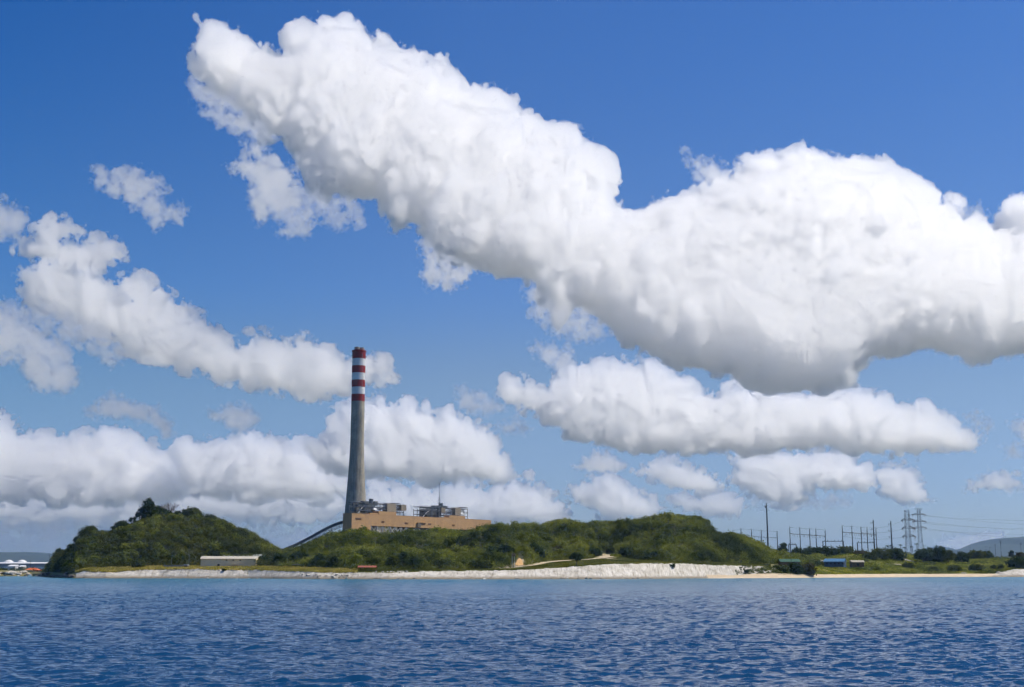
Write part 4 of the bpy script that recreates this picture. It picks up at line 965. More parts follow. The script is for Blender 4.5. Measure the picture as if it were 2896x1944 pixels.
# lattice towers
def tower(px, pyb, pyt, Y, wb, wt, arms, top, m, label, waist=None):
    p = at(px, pyb, Y); z = gz(p.x, Y); s = Y / F_PX; h = zpy(pyt, Y) - z
    o = empty('lattice_tower', (p.x, Y, z), label, 'pylon', 'lattice transmission towers')
    hb = zpy(pyb, Y) - z
    def half(t): return np.interp(t, [0, .35, 1.0], [wb / 2 * s * 1.15, wb / 2 * s * waist, wt / 2 * s])
    b = MB(); n = 8; tt = np.linspace(0, 1, n + 1) ** .9; r = .15
    for i in range(n):
        t0, t1 = tt[i], tt[i + 1]; a0, a1 = half(t0), half(t1); z0, z1 = h * t0, h * t1
        for sx, sy in ((1, 1), (1, -1), (-1, 1), (-1, -1)): b.tube([(sx * a0, sy * a0, z0), (sx * a1, sy * a1, z1)], r * 1.15, 5)
        for q in range(4):
            c = [(1, 1), (1, -1), (-1, -1), (-1, 1)]; u, v = c[q], c[(q + 1) % 4]
            b.tube([(u[0] * a0, u[1] * a0, z0), (v[0] * a1, v[1] * a1, z1)], r * .7, 4); b.tube([(v[0] * a0, v[1] * a0, z0), (u[0] * a1, u[1] * a1, z1)], r * .7, 4)
            b.tube([(u[0] * a1, u[1] * a1, z1), (v[0] * a1, v[1] * a1, z1)], r * .55, 4)
    b.build('frame', M[m], o)
    tips = []
    for py, l0, l1 in arms:
        zz = zpy(py, Y) - z; a_ = half(zz / h); b = MB()
        for x in (l0 * s, l1 * s):
            for y in (-a_, a_): b.tube([(math.copysign(a_, x), y, zz), (x, 0, zz - .3)], .38, 4); b.tube([(math.copysign(a_, x), y, zz + 2.2), (x, 0, zz - .2)], .24, 4)
        b.tube([(-a_, -a_, zz), (a_, -a_, zz)], .3, 4)
        b.build('crossarm', M[m], o)
        for x in (l0 * s, l1 * s):
            b = MB(); q = .8 * x; b.tube([(x, 0, zz - .4), (q, -.8, zz - 2.6)], .42, 6); b.build('insulator', M['insul'], o)
            tips.append(Vector((p.x + x, Y, z + zz - 1.2)))
    if top:
        b = MB(); w_ = top * s; a_ = half(1)
        b.tube([(-w_, 0, h + 1.2), (w_, 0, h + 1.2)], .18, 4)
        for sg in (-1, 1): b.tube([(sg * a_, 0, h - 5), (sg * w_, 0, h + 1.2)], .18, 4); b.tube([(sg * a_, 0, h), (sg * w_ * .55, 0, h + 1.2)], .14, 4)
        b.build('earth_peak', M[m], o)
    return tips
t1 = tower(2570.5, 1562, 1443, 1620, 17, 10.5, [(1471, -16, 22), (1494, -16, 22), (1517, -16, 22)], 0, 'tower_dark', 'darker lattice transmission tower with a straight flat top, left of the pair', waist=.72)
t2 = tower(2604, 1552, 1440, 1950, 24, 6.5, [(1455.5, -20, 20), (1475, -20, 20), (1493, -20, 20)], 11, 'steel_mid', 'paler lattice transmission tower with a wide T shaped peak, right of the pair', waist=.42)
EN = [(3060, 1473), (3060, 1487), (3060, 1490), (3060, 1505), (3060, 1509), (3060, 1523)]
for i, tip in enumerate(t2):
    e = at(EN[i][0], EN[i][1], 2050)
    o = wire([(tip, e)], .10, .010 + .004 * (i % 3)); tag(o, 'thin power line running from the paler tower off to the right, number and height set by its arm', 'power line', 'power lines from the paler tower')
    o['label'] = 'thin power line from the %s %s arm of the paler tower rightward' % (('top', 'middle', 'lowest')[i // 2], ('left', 'right')[i % 2])
for i, tip in enumerate(t1):
    if i % 2 == 0:
        o = wire([(tip, Vector(tops[14 - i // 2 * 2]) + Vector((0, 0, -6 * (i // 2))))], .12, .02)
        o['label'] = 'thin power line from %s left arm of darker tower to the substation' % ('top', 'middle', 'lowest')[i // 2]; o['category'] = 'power line'; o['group'] = 'power lines into the substation'
    else:
        o = wire([(tip, t2[i - 1])], .12, .03)
        o['label'] = 'short power line between the %s arms of both towers' % ('top', 'middle', 'lowest')[i // 2]; o['category'] = 'power line'; o['group'] = 'power lines between the towers'
# timber line poles in the far right
for i, (px, yt, yb, Y, n) in enumerate(((2694, 1549, 1562, 2500, 1), (2744, 1547, 1564, 2400, 1), (2789, 1546, 1566, 2300, 1), (2800, 1548, 1567, 2350, 1), (2816, 1540, 1568, 2050, 2), (2831.6, 1529.5, 1567, 1700, 2), (2888, 1536, 1562, 1800, 2))):
    lab = ['tiny faint pole right of the big spreading tree', 'thin faint pole at the left foot of the blue mountain', 'thin pole, left of a close pair before the blue mountain', 'thin pole, right of a close pair before the blue mountain',
           'timber pole with crossarms left of the tallest pole before the mountain', 'tallest timber pole with crossarms before the blue mountain', 'timber pole with crossarms nearest the right edge'][i]
    pole(px, yb, yt, Y, .34 if n == 2 else .24, lab, 'line_pole', 'pole', 'steel_blue', n, 'timber line poles before the mountain', 1.7)

# ------------------------------------------------------------------ the low coast at the far left
for i, px in enumerate((24.5, 62)):
    Y = 3000; p = at(px, 1598, Y); s = Y / F_PX; o = empty('storage_tank', (p.x, Y, 3), 'big white domed storage tank, %s of the two on the low left coast' % ('left' if i == 0 else 'right'), 'tank', 'white storage tanks')
    z1, z2 = zpy(1592, Y) - 3, zpy(1583.5, Y) - 3; r = 13.5 * s
    b = MB(); b.lathe([(r, -2), (r, z1)], 40); b.build('shell', M['white_paint'], o, smooth=True)
    b = MB(); b.lathe([(r + .3, z1 + .002), (r * .86, z1 + (z2 - z1) * .42), (r * .5, z1 + (z2 - z1) * .82), (r * .1, z2)], 40); b.build('dome', M['white_paint'], o, smooth=True)
post_box('wharf_shed', 'very long low white shed roof on the coast under the two tanks', 'shed', -60, 131, 1592, 1602, 2700, 12, M['grey_wall'], M['white_paint'], 1.2)
post_box('house', 'small white flat roofed house below the left storage tank', 'house', 21, 42, 1599.5, 1612, 1450, 9, M['white_paint'], M['white_paint'], .8)
post_box('house', 'low white slab roofed house below the right storage tank', 'house', 51, 64, 1601, 1612, 1480, 9, M['grey_wall'], M['white_paint'], .8)
Y = 1330; p = at(67, 1621, Y); s = Y / F_PX; o = empty('pavilion', p, 'small pavilion with a bright orange hipped roof at the far left shore', 'pavilion'); wd = 41 * s; z1, z2 = zpy(1613, Y) - p.z, zpy(1606.5, Y) - p.z
b = MB(); b.add([(-.3, -1, z1), (wd + .3, -1, z1), (wd + .3, 9, z1), (-.3, 9, z1), (wd * .3, 4, z2), (wd * .7, 4, z2)], [(0, 1, 5, 4), (1, 2, 5), (2, 3, 4, 5), (3, 0, 4), (3, 2, 1, 0)]); b.build('roof', M['orange_roof'], o)
b = MB(); b.box(1.2, wd - 1.2, 2.0, 7, -.8, z1 - .01); b.build('wall', M['wood'], o)
for i in range(5): b = MB(); x = .3 + (wd - .6) * i / 4; b.box(x - .14, x + .14, -.4, -.1, -.8, z1 - .01); b.build('post', M['wood'], o)
pole(85, 1610, 1585, 1400, .2, 'thin dark pole behind the orange roofed pavilion')
# small white boat drawn up by the rocks
Y = shoreY(88) - 1.0; p = at(88, 1629, Y); o = empty('boat', (p.x, Y - 2, 0.1), 'small white boat with a turquoise stripe moored by the far left rocks', 'boat', rz=R(60))
v, f = [], []
for i, (x, w_, k, g) in enumerate([(-3.2, .8, .1, 1.0), (-1.6, 1.1, -.25, .95), (0, 1.2, -.3, .95), (1.6, .9, -.2, 1.1), (3.0, .08, .3, 1.45)]): v += [(x, -w_, g), (x, -w_ * .6, k), (x, w_ * .6, k), (x, w_, g)]
for i in range(4): f += [(i * 4 + j, i * 4 + j + 1, i * 4 + j + 5, i * 4 + j + 4) for j in range(3)]
f += [(3, 2, 1, 0), (16, 17, 18, 19)]
b = MB(); b.add(v, f); b.build('hull', M['white_paint'], o)
b = MB(); b.bar((-3.1, -.97, .75), (0, -1.23, .72), .08, .22); b.bar((0, -1.23, .72), (2.6, -.42, 1.05), .08, .22); b.build('stripe', M['turquoise'], o)
b = MB(); b.box(-1.6, .6, -.6, .6, .2, 1.9); b.build('cabin', M['white_paint'], o)
b = MB(); b.box(-1.75, .85, -.75, .75, 1.902, 2.0); b.build('cabin_roof', M['turquoise'], o)
# ------------------------------------------------------------------ roads, bare earth
def ribbon(name, pts, m, lift=.14, n=6):
    """a road laid on the ground along photo points (px, py, half width in metres)"""
    P = [hit(px, py) for px, py, _ in pts]; Wd = [w_ for *_, w_ in pts]
    dense = []; 
    for i in range(len(P) - 1):
        for k in range(8): t = k / 8; dense.append((P[i].lerp(P[i + 1], t), Wd[i] + (Wd[i + 1] - Wd[i]) * t))
    dense.append((P[-1], Wd[-1]))
    rows = []
    for i, (p, hw) in enumerate(dense):
        d = (dense[min(i + 1, len(dense) - 1)][0] - dense[max(i - 1, 0)][0]); d.z = 0; d.normalize(); s = Vector((-d.y, d.x, 0))
        rows.append([(p + s * hw * (2 * j / n - 1) * (1 + .15 * math.sin(i * 1.3 + j))) for j in range(n + 1)])
    V = np.array([[q.x, q.y, 0] for r in rows for q in r]); V[:, 2] = groundz(V[:, 0], V[:, 1]) + lift
    o = np_mesh(name, V, grid_faces(len(rows), n + 1), m, smooth=True); o['kind'] = 'structure'; return o
ribbon('road', [(1416, 1608, 5), (1450, 1605.5, 6), (1482, 1602, 8), (1523, 1594.5, 9), (1564, 1589, 8), (1605, 1586, 7), (1667, 1583, 6), (1708, 1577.5, 5), (1720, 1571.5, 7), (1731, 1569, 9)], M['dirt'])
ribbon('road', [(1704, 1580, 3), (1735, 1582, 3.2), (1766, 1583.5, 2)], M['dirt'], .16)
ribbon('path', [(2310, 1607, 1.6), (2325, 1611, 1.6), (2342, 1615.5, 1.4)], M['dirt'])
ribbon('path', [(2541, 1581, 3.0), (2560, 1584, 4), (2586, 1589, 4)], M['gravel'])
ribbon('path', [(2529, 1597, 2.5), (2548, 1598, 2.5)], M['dirt'])
# orange cut bank beside the transformer frame
cq, cu = np.meshgrid(np.linspace(1454, 1484, 22), np.linspace(0, 1, 16))
cy_ = footY(cq) + 2 + cu * 26; cx_ = xcol(cq, cy_)
cz_ = groundz(cx_, cy_) + .5 + fbm2(cx_, cy_, 6, 4, 3) * .5 - np.clip((np.abs(cq - 1468) / 15 + cu * .8 - 1.0) * 6, 0, 9)
np_mesh('cut_bank', np.stack([cx_, cy_, cz_], -1).reshape(-1, 3), grid_faces(*cq.shape), M['orange_earth'])['kind'] = 'structure'

# ------------------------------------------------------------------ forest masses
def keep(q, u, x, y):
    k = ~((q > 1700) & (q < 1742) & (u < 0.10))
    k &= ~((q > 1453) & (q < 1484) & (u < 0.20 - np.abs(q - 1468) / 120))
    return k & ~((q > 790) & (q < 985) & (y > 1196) & (y < 1226))
fr = np.random.default_rng(21)
v1, f1 = merge([forest('f', 130, 800, 3800, None, 3.0, 5.6, keep=keep), forest('f', 130, 800, 1300, None, 1.6, 3.0, u0=-.05, u1=.4, keep=keep)])
tag(np_mesh('forest', v1, f1, M['forest']), 'dense olive scrub forest covering the pointed left hill', 'forest', kind='stuff')
v1, f1 = merge([forest('f', 780, 2330, 9800, None, 2.8, 5.2, keep=keep), forest('f', 780, 2330, 3200, None, 1.6, 3.0, u0=-.06, u1=.35, keep=keep)])
tag(np_mesh('forest', v1, f1, M['forest_green']), 'dense olive scrub forest covering the long middle hill below the plant', 'forest', kind='stuff')

v1, f1 = merge([forest('f', 150, 2250, 800, None, 4.2, 7.0, keep=keep, u0=0, u1=.82, leaves=150)])
tag(np_mesh('forest', v1, f1, M['forest_green']), 'taller olive trees scattered through the scrub of both hills', 'forest', kind='stuff')

# ------------------------------------------------------------------ single trees and shrubs
pr = np.random.default_rng(33)
def tree(name, px, pyb, pyt, wpx, Y, m, label, cat='tree', group=None, lobes=7, trunk=.35, n=260, size=None, ground=None, squash=.8, lean=0.0):
    """trunk with limbs and a crown of leaf clumps in several lobes"""
    p = at(px, pyb, Y); z = gz(p.x, Y) if ground is None else ground
    z = min(z, p.z) if ground is None else z
    s = Y / F_PX; h = zpy(pyt, Y) - z; r = wpx * s / 2
    o = empty(name, (p.x, Y, z), label, cat, group)
    hb = h * trunk; C, Rr = [], []
    for i in range(lobes):
        a = i * 2.4 + pr.uniform(0, 1); t = (i + .5) / lobes
        zz = hb + (h - hb) * (.25 + .55 * t + .1 * pr.normal()); wd = math.sin(math.pi * min(1, max(.15, (zz - hb) / (h - hb) * .85 + .15)))
        d = r * .62 * wd * (1 if lobes > 1 else 0)
        lr = r * pr.uniform(.42, .62)
        C.append((math.cos(a) * d + lean * h * t, math.sin(a) * d, min(zz, h - lr * squash * .8))); Rr.append((lr, lr, lr * squash))
    v, f = leaf_cloud(np.array(C), np.array(Rr), n, size or max(.22, .10 * r), pr, core=.25)
    np_mesh('crown', v, f, m, o)
    b = MB(); b.tube([(0, 0, -.6), (lean * h * .1, 0, hb * .6), (lean * h * .35, 0, hb + (h - hb) * .35)], max(.12, .045 * h), 7, max(.06, .02 * h))
    for c in C[:6]: b.tube([(lean * h * .2, 0, hb * .7), (c[0] * .5 + lean * h * .1, c[1] * .5, (hb + c[2]) / 2), c], max(.06, .018 * h), 5, .03)
    b.build('trunk', M['bark'], o)
    return o
DL, ML, BL, VL = M['dark_leaf'], M['mid_leaf'], M['brown_leaf'], M['vine']
RY = lambda px: float(ridgeY(px))
G1 = 'dark trees on the left hill'
tree('tree', 419, 1470, 1412, 49, RY(415) - 4, DL, 'tallest dark tree on the very top of the left hill', 'tree', G1, 10, .2)
tree('tree', 398, 1475, 1433, 31, RY(400) - 6, DL, 'dark tree leaning against the left side of the hilltop tree', 'tree', G1, 7, .2)
tree('tree', 448, 1472, 1422, 29, RY(448) - 4, DL, 'dark narrow tree between the hilltop tree and the bare grey tree', 'tree', G1, 7, .15)
tree('tree', 432, 1478, 1440, 39, RY(432) - 10, DL, 'low dark tree in front of the hilltop tree', 'tree', G1, 7, .15)
tree('tree', 375, 1484, 1456, 23, RY(375) - 6, DL, 'small dark tree down the left shoulder of the hilltop', 'tree', G1, 6, .2)
tree('tree', 462, 1484, 1442, 52, RY(470) - 8, DL, 'dark green tree under the bare grey tree', 'tree', G1, 8, .2)
tree('tree', 540, 1468, 1437, 55, RY(540) - 4, ML, 'round green tree on the hilltop right of the bare tree', 'tree', G1, 9, .2)
tree('tree', 505, 1474, 1445, 34, RY(505) - 5, DL, 'dark tree between the bare tree and the round green tree', 'tree', G1, 7, .2)
tree('tree', 345, 1502, 1474, 39, RY(340) - 6, DL, 'dark bushy tree halfway down the left slope of the left hill', 'tree', G1, 8, .2)
tree('tree', 320, 1508, 1488, 21, RY(325) - 8, DL, 'small dark tree left of the bushy tree on the left slope', 'tree', G1, 6, .2)
tree('tree', 250, 1530, 1490, 52, RY(250) - 10, ML, 'broad olive tree on the left shoulder of the left hill', 'tree', G1, 9, .15)
tree('tree', 219, 1560, 1508, 29, RY(218) - 14, DL, 'dark tree hanging over the steep left end of the hill', 'tree', G1, 8, .1)
tree('tree', 226, 1590, 1540, 47, RY(225) - 30, DL, 'dark tree filling the steep seaward slope of the left hill', 'tree', G1, 9, .1)
tree('tree', 200, 1580, 1536, 31, RY(200) - 18, DL, 'dark tree standing apart on the seaward slope', 'tree', G1, 8, .1)
tree('tree', 166, 1600, 1552, 36, RY(166) - 12, DL, 'dark tree at the far left tip of the left hill', 'tree', G1, 8, .1)
tree('tree', 148, 1618, 1585, 34, RY(148) - 16, DL, 'low dark tree just above the shore rocks at the left tip', 'tree', G1, 8, .1)
tree('tree', 186, 1626, 1570, 57, 1060, DL, 'dense dark tree down at the waterline below the left tip', 'tree', G1, 10, .05)
tree('tree', 252, 1612, 1570, 70, 985, DL, 'wide dark tree at the left hill foot above the yellow grass', 'tree', G1, 10, .05)
tree('tree', 310, 1610, 1576, 65, 988, DL, 'dark tree beside the pale bush at the left hill foot', 'tree', G1, 9, .05)
tree('tree', 430, 1606, 1570, 78, 1000, DL, 'wide dark tree behind the grey wall', 'tree', G1, 10, .05)
tree('tree', 500, 1603, 1568, 65, 1002, DL, 'dark tree between the two street lamps', 'tree', G1, 9, .05)
tree('bush', 388, 1612, 1584, 40, 962, ML, 'rounded pale green bush at the hill foot near the shore', 'bush', None, 8, .05)
# bare tree
Yb = RY(475) - 5; p = at(475, 1462, Yb); o = empty('bare_tree', (p.x, Yb, gz(p.x, Yb)), 'leafless grey tree with a fan of twigs on the left hill top', 'tree')
hb = zpy(1415, Yb) - o.location.z; b = MB(); tr = random.Random(2)
def limb(a, d, L_, r, k):
    e = a + d * L_; b.tube([a, a.lerp(e, .5) + Vector((tr.uniform(-.1, .1) * L_, 0, 0)), e], r, 5, r * .6)
    if k:
        for _ in range(3 if k > 1 else 4):
            nd = (d + Vector((tr.uniform(-.75, .75), tr.uniform(-.75, .75), tr.uniform(-.1, .5)))).normalized(); limb(a.lerp(e, tr.uniform(.55, 1)), nd, L_ * tr.uniform(.55, .8), r * .6, k - 1)
for k_ in range(5): limb(Vector((0, 0, -1)), Vector((-.5 + .25 * k_, tr.uniform(-.3, .3), 1)).normalized(), hb * .42, .32, 4)
b.build('trunk', M['twig'], o)
# trees along the left flank and foot of the middle hill
G2 = 'dark trees at the foot of the middle hill'
for i, (px, pb, pt, w_, Y, m, lab) in enumerate((
    (745, 1606, 1574, 52, 985, DL, 'dark round tree just right of the cream warehouse'), (790, 1606, 1566, 50, 975, DL, 'dark tree left of the open flat roofed shed'),
    (845, 1604, 1562, 54, 965, DL, 'dark tree behind the open flat roofed shed'), (905, 1608, 1568, 50, 930, DL, 'dark tree right of the tilted loader arm'),
    (948, 1612, 1575, 40, 900, DL, 'darkest low tree at the shore between the loader arm and pavilion'), (1000, 1612, 1566, 56, 905, VL, 'bright olive green tree left of the rusty red pavilion'),
    (1055, 1612, 1578, 46, 885, ML, 'olive tree right behind the rusty red pavilion'), (1140, 1612, 1553, 30, 888, DL, 'tall narrow dark tree at the middle hill foot'),
    (1170, 1614, 1575, 46, 880, DL, 'low dark tree right of the tall narrow dark tree'), (1110, 1613, 1572, 40, 880, ML, 'olive tree left of the tall narrow dark tree'),
    (1020, 1560, 1538, 44, 1010, DL, 'dark tree in the middle of the slope under the gallery left end'), (1290, 1590, 1556, 60, 960, BL, 'brownish dry tree in the middle of the hill under the far boiler'),
    (1385, 1600, 1545, 50, 940, DL, 'big dark tree on the slope left of the transformer frame'), (1430, 1596, 1540, 56, 945, DL, 'big dark tree above the transformer frame'),
    (1505, 1588, 1538, 66, 975, DL, 'big dark tree right of the orange earth bank'), (1576, 1575, 1545, 46, 1020, BL, 'reddish brown dry bush above the dirt road'),
    (1360, 1613, 1585, 60, 880, ML, 'olive bush at the top of the embankment left of the fence posts'), (1240, 1613, 1584, 50, 880, ML, 'olive bush at the hill foot mid way along the embankment'),
    (1680, 1580, 1552, 50, 1035, DL, 'dark bush left of the grey gravel turn of the road'), (1775, 1584, 1550, 56, 1025, DL, 'dark tree right of the grey gravel turn of the road'),
    (1742, 1582, 1566, 30, 1020, VL, 'pale green bush at the edge of the gravel turn'), (1850, 1590, 1560, 60, 1000, DL, 'dark tree at the hill foot above the white embankment'),
    (1960, 1592, 1566, 64, 1000, DL, 'low dark tree at the hill foot right of the embankment bush'), (2060, 1594, 1572, 60, 1020, ML, 'low olive tree at the right foot of the middle hill'))):
    tree('tree' if 'bush' not in lab else 'bush', px, pb, pt, w_, Y, m, lab, 'tree' if 'bush' not in lab else 'bush', G2, 8, .08)
lt = hit(1631, 1601.5)
tree('tree', 1631, 1601.5, 1565, 36, lt.y, DL, 'lone dark tree with a bare leaning trunk on the green bank above the white slope', 'tree', None, 8, .45, lean=-.06, squash=.6)
e1 = hit(1902, 1607.5); tree('bush', 1902, 1608, 1595, 18, e1.y - .5, DL, 'small dark bush growing on the bare white embankment', 'bush', None, 6, .15, n=60, size=.35)
e1 = hit(2112, 1622); tree('bush', 2112, 1622, 1608, 14, e1.y - 1.0, DL, 'small dark bush low on the white slope beside the creepers', 'bush', None, 6, .15, n=60, size=.35)
e1 = hit(633, 1613); tree('bush', 633, 1616, 1608.5, 13, e1.y - 2, ML, 'tiny green bush at the edge of the white slope below the warehouse', 'bush', None, 5, .1, n=50, size=.3)
G3 = 'shrubs and trees on the right flats'
for i, (px, pb, pt, w_, Y, m, lab) in enumerate((
    (2250, 1622, 1592, 44, 995, DL, 'big dark shrub at the end of the embankment, left of a pair'), (2284, 1622, 1594, 48, 1005, BL, 'big brownish shrub at the beach, right of a pair'),
    (2206, 1618, 1600, 44, 985, ML, 'olive shrub overgrowing the right end of the white slope'), (2212, 1556, 1535, 34, 1330, DL, 'dark round tree left of the middle row of substation poles'),
    (2258, 1566, 1549, 44, 1320, DL, 'dark tree in the hedge just right of the round dark tree'), (2300, 1568, 1547, 56, 1330, DL, 'dark tree below the middle row of substation poles'),
    (2345, 1572, 1549, 60, 1330, DL, 'dark tree above the blue house roof'), (2392, 1576, 1548, 52, 1340, ML, 'olive tree above the right gable of the blue house'),
    (2436, 1580, 1558, 40, 1330, BL, 'brownish thin shrub left of the thick steel pole'), (2490, 1594, 1553, 56, 1260, ML, 'large olive tree, left half of the clump under the thick steel pole'),
    (2530, 1592, 1551, 60, 1270, DL, 'large dark tree, right half of the clump under the thick steel pole'), (2462, 1596, 1564, 40, 1240, ML, 'olive shrub at the left foot of the big tree clump'),
    (2612, 1588, 1553, 50, 1290, DL, 'left dark tree of the flat topped clump at the paler tower'), (2650, 1586, 1547, 64, 1300, DL, 'tallest dark tree in the middle of the flat topped clump'),
    (2682, 1588, 1556, 40, 1290, ML, 'olive tree at the right end of the flat topped clump'), (2720, 1588, 1563, 44, 1300, DL, 'dark shrub right of the flat topped clump'),
    (2760, 1580, 1560, 50, 1420, ML, 'olive tree before the left foot of the blue mountain'), (2790, 1578, 1561, 40, 1430, DL, 'dark tree before the blue mountain left slope'),
    (2861, 1572, 1555, 17, 1450, DL, 'small dark round tree standing alone before the blue mountain'), (2885, 1575, 1562, 24, 1450, BL, 'dry brown shrub beside the small round tree'),
    (2880, 1606, 1577, 56, 1235, DL, 'big dark shrub cut by the right edge of the frame'), (2810, 1608, 1597, 17, 1215, ML, 'small dark shrub in the green creepers, left of two'),
    (2830, 1607, 1596, 18, 1215, ML, 'small dark shrub in the green creepers, right of two'), (2641, 1622, 1604, 26, 1175, ML, 'dark shrub at the top of the beach'),
    (2700, 1616, 1600, 36, 1190, ML, 'olive shrub in the creepers right of the dark beach shrub'), (2570, 1606, 1592, 34, 1200, ML, 'olive shrub in the creepers below the gravel patch'),
    (2760, 1612, 1598, 40, 1205, ML, 'low olive shrub in the creepers behind the sandy spit'), (2480, 1612, 1600, 34, 1130, VL, 'bright green shrub in the creepers above the beach'))):
    tree('tree' if 'shrub' not in lab else 'shrub', px, pb, pt, w_, Y, m, lab, 'tree' if 'shrub' not in lab else 'shrub', G3, 8, .12)
# palms behind the substation
for i, (px, pt, lab) in enumerate(((2508.6, 1543, 'small palm, left of the pair under the second thick pole'), (2518, 1543, 'small palm, right of the pair under the second thick pole'), (2546, 1541, 'thin lone palm left of the darker tower'), (2558, 1548, 'low palm at the left foot of the darker tower'), (2578, 1546, 'low palm at the right foot of the darker tower'), (2592, 1538, 'tall palm between the two lattice towers'))):
    Y = 1750; p = at(px, pt, Y); z = gz(p.x, Y); h = p.z - z
    o = empty('palm_tree', (p.x, Y, z), lab, 'palm tree', 'palms beyond the substation')
    b = MB(); b.tube([(0, 0, -1), (.3, 0, h * .5), (0, 0, h)], .3, 6, .18); b.build('trunk', M['bark'], o)
    b = MB()
    for k in range(13):
        a = k * 2.39; up = .9 - 1.1 * (k / 13); pts = [Vector((math.cos(a) * t * 3.4, math.sin(a) * t * 3.4, h + up * t * 2.4 - 2.4 * t * t)) for t in (0, .35, .7, 1)]
        side = Vector((-math.sin(a), math.cos(a), 0))
        for u, q, w0, w1 in zip(pts, pts[1:], (.12, .5, .42), (.5, .42, .05)): b.add([u - side * w0, q - side * w1, q + side * w1, u + side * w0], [(0, 1, 2, 3)])
    b.build('crown', DL, o)

# ------------------------------------------------------------------ grass and creepers
gr = np.random.default_rng(77)
def blades(q0, q1, n, y0, y1, hmin, hmax, w_, mode):
    q = gr.uniform(q0, q1, n); Ys = shoreY(q)
    t = gr.random(n)
    a = Ys + BW(q) + y0 if mode == 'top' else Ys + BW(q) * y0
    e = np.where(mode == 'top', np.maximum(footY(q) + 4, a + 6), 0) if mode == 'top' else Ys + BW(q) + y1
    y = a + (e - a) * t; x = xcol(q, y); z = groundz(x, y)
    return x, y, z
def tuft_mesh(x, y, z, h, wd, rg):
    n = len(x); a = rg.uniform(0, math.pi, n); dx, dy = np.cos(a) * wd, np.sin(a) * wd
    lx, ly = rg.normal(0, .35, n) * h, rg.normal(0, .35, n) * h
    v = np.stack([np.stack([x - dx, y - dy, z - .1], 1), np.stack([x + dx, y + dy, z - .1], 1), np.stack([x + dx * .8 + lx, y + dy * .8 + ly, z + h], 1), np.stack([x - dx * .7 + lx, y - dy * .7 + ly, z + h * .85], 1)], 1).reshape(-1, 3)
    return v, np.arange(len(v)).reshape(-1, 4)
x, y, z = blades(216, 1010, 60000, -1.0, 0, 0, 0, 0, 'top'); k = fbm2(x, y, 30, 3, 12) > -.75
v1, f1 = tuft_mesh(x[k], y[k], z[k], gr.uniform(.6, 1.5, k.sum()), gr.uniform(.2, .55, k.sum()), gr)
tag(np_mesh('grass', v1, f1, M['grass']), 'dry yellow grass along the top of the embankment on the left', 'grass', kind='stuff')
x, y, z = blades(1010, 2180, 90000, -.6, 0, 0, 0, 0, 'top'); 
v1, f1 = tuft_mesh(x, y, z, gr.uniform(.3, .85, len(x)), gr.uniform(.2, .5, len(x)), gr)
rd = [hit(px, py) for px, py in ((1416, 1607.5), (1450, 1605), (1482, 1602.5), (1523, 1594), (1564, 1588.5), (1605, 1585.5), (1667, 1582.5), (1708, 1577.5), (1720, 1571.5), (1731, 1569))]
def near_road(x, y, P, w_):
    m = np.zeros(len(x), bool)
    for a_, c_ in zip(P, P[1:]):
        ex, ey = c_.x - a_.x, c_.y - a_.y; t = np.clip(((x - a_.x) * ex + (y - a_.y) * ey) / (ex * ex + ey * ey), 0, 1)
        m |= (x - a_.x - t * ex) ** 2 + (y - a_.y - t * ey) ** 2 < w_ * w_
    return m
kk = ~near_road(x, y, rd, 9) & ~near_road(x, y, [hit(1704, 1580), hit(1735, 1582), hit(1766, 1583.5)], 4)
M['green_grass'] = leaf_mat('green_grass_blades', (.09, .105, .018), (.26, .24, .045), (.16, .17, .03), 0.03, 0.3)
v1, f1 = tuft_mesh(x[kk], y[kk], z[kk], gr.uniform(.2, .5, kk.sum()), gr.uniform(.2, .5, kk.sum()), gr)
tag(np_mesh('grass', v1, f1, M['green_grass']), 'green grass on the bank between the white slope and the middle hill', 'grass', kind='stuff')
# creepers over the right flats down to the sand
n = 60000; q = gr.uniform(2235, 3350, n); Ys = shoreY(q) + 11; y = Ys + (ridgeY(q) + 60 - Ys) * gr.random(n) ** 1.15; x = xcol(q, y)
pth = [[hit(2310, 1607), hit(2325, 1611), hit(2342, 1615.5)], [hit(2541, 1581), hit(2560, 1584), hit(2586, 1589)], [hit(2529, 1597), hit(2548, 1598)]]
kk = np.ones(n, bool)
for P, w_ in zip(pth, (2.2, 5, 3)): kk &= ~near_road(x, y, P, w_)
x, y, q = x[kk], y[kk], q[kk]; z = groundz(x, y)
h = gr.uniform(.35, .95, len(x)) * (1 + .8 * np.clip(fbm2(x, y, 26, 3, 15), 0, 2))
c = np.stack([x, y, z + h * .4], 1); v1, f1 = leaf_cloud(c, np.stack([h * 1.4, h * 1.4, h * .6], 1), 14, .26, gr, core=.3)
tag(np_mesh('creepers', v1, f1, M['vine']), 'bright green creepers covering the flats behind the beach', 'ground cover', kind='stuff')
q = gr.uniform(2240, 3350, 5200); y = shoreY(q) + 14 + (ridgeY(q) + 20 - shoreY(q)) * gr.random(5200) ** 1.3; x = xcol(q, y); z = groundz(x, y)
kk = np.ones(5200, bool) & ~((q > 2325) & (q < 2450) & (y < 1115))
for P, w_ in zip(pth, (3, 7, 4)): kk &= ~near_road(x, y, P, w_)
kk &= fbm2(x, y, 60, 4, 31) > -.25
x, y, z = x[kk], y[kk], z[kk]; h = gr.uniform(.9, 3.0, len(x)) * (1 + .6 * np.clip(fbm2(x, y, 45, 3, 8), -1, 1)); h = np.maximum(h, .6)
v1, f1 = leaf_cloud(np.stack([x, y, z + h * .35], 1), np.stack([h * .95, h * .95, h * .55], 1), 46, .12 * h + .1, gr)
M['scrub_leaf'] = leaf_mat('flat_scrub_leaves', (.05, .07, .013), (.27, .28, .04), (.13, .155, .022), 0.04, 0.2)
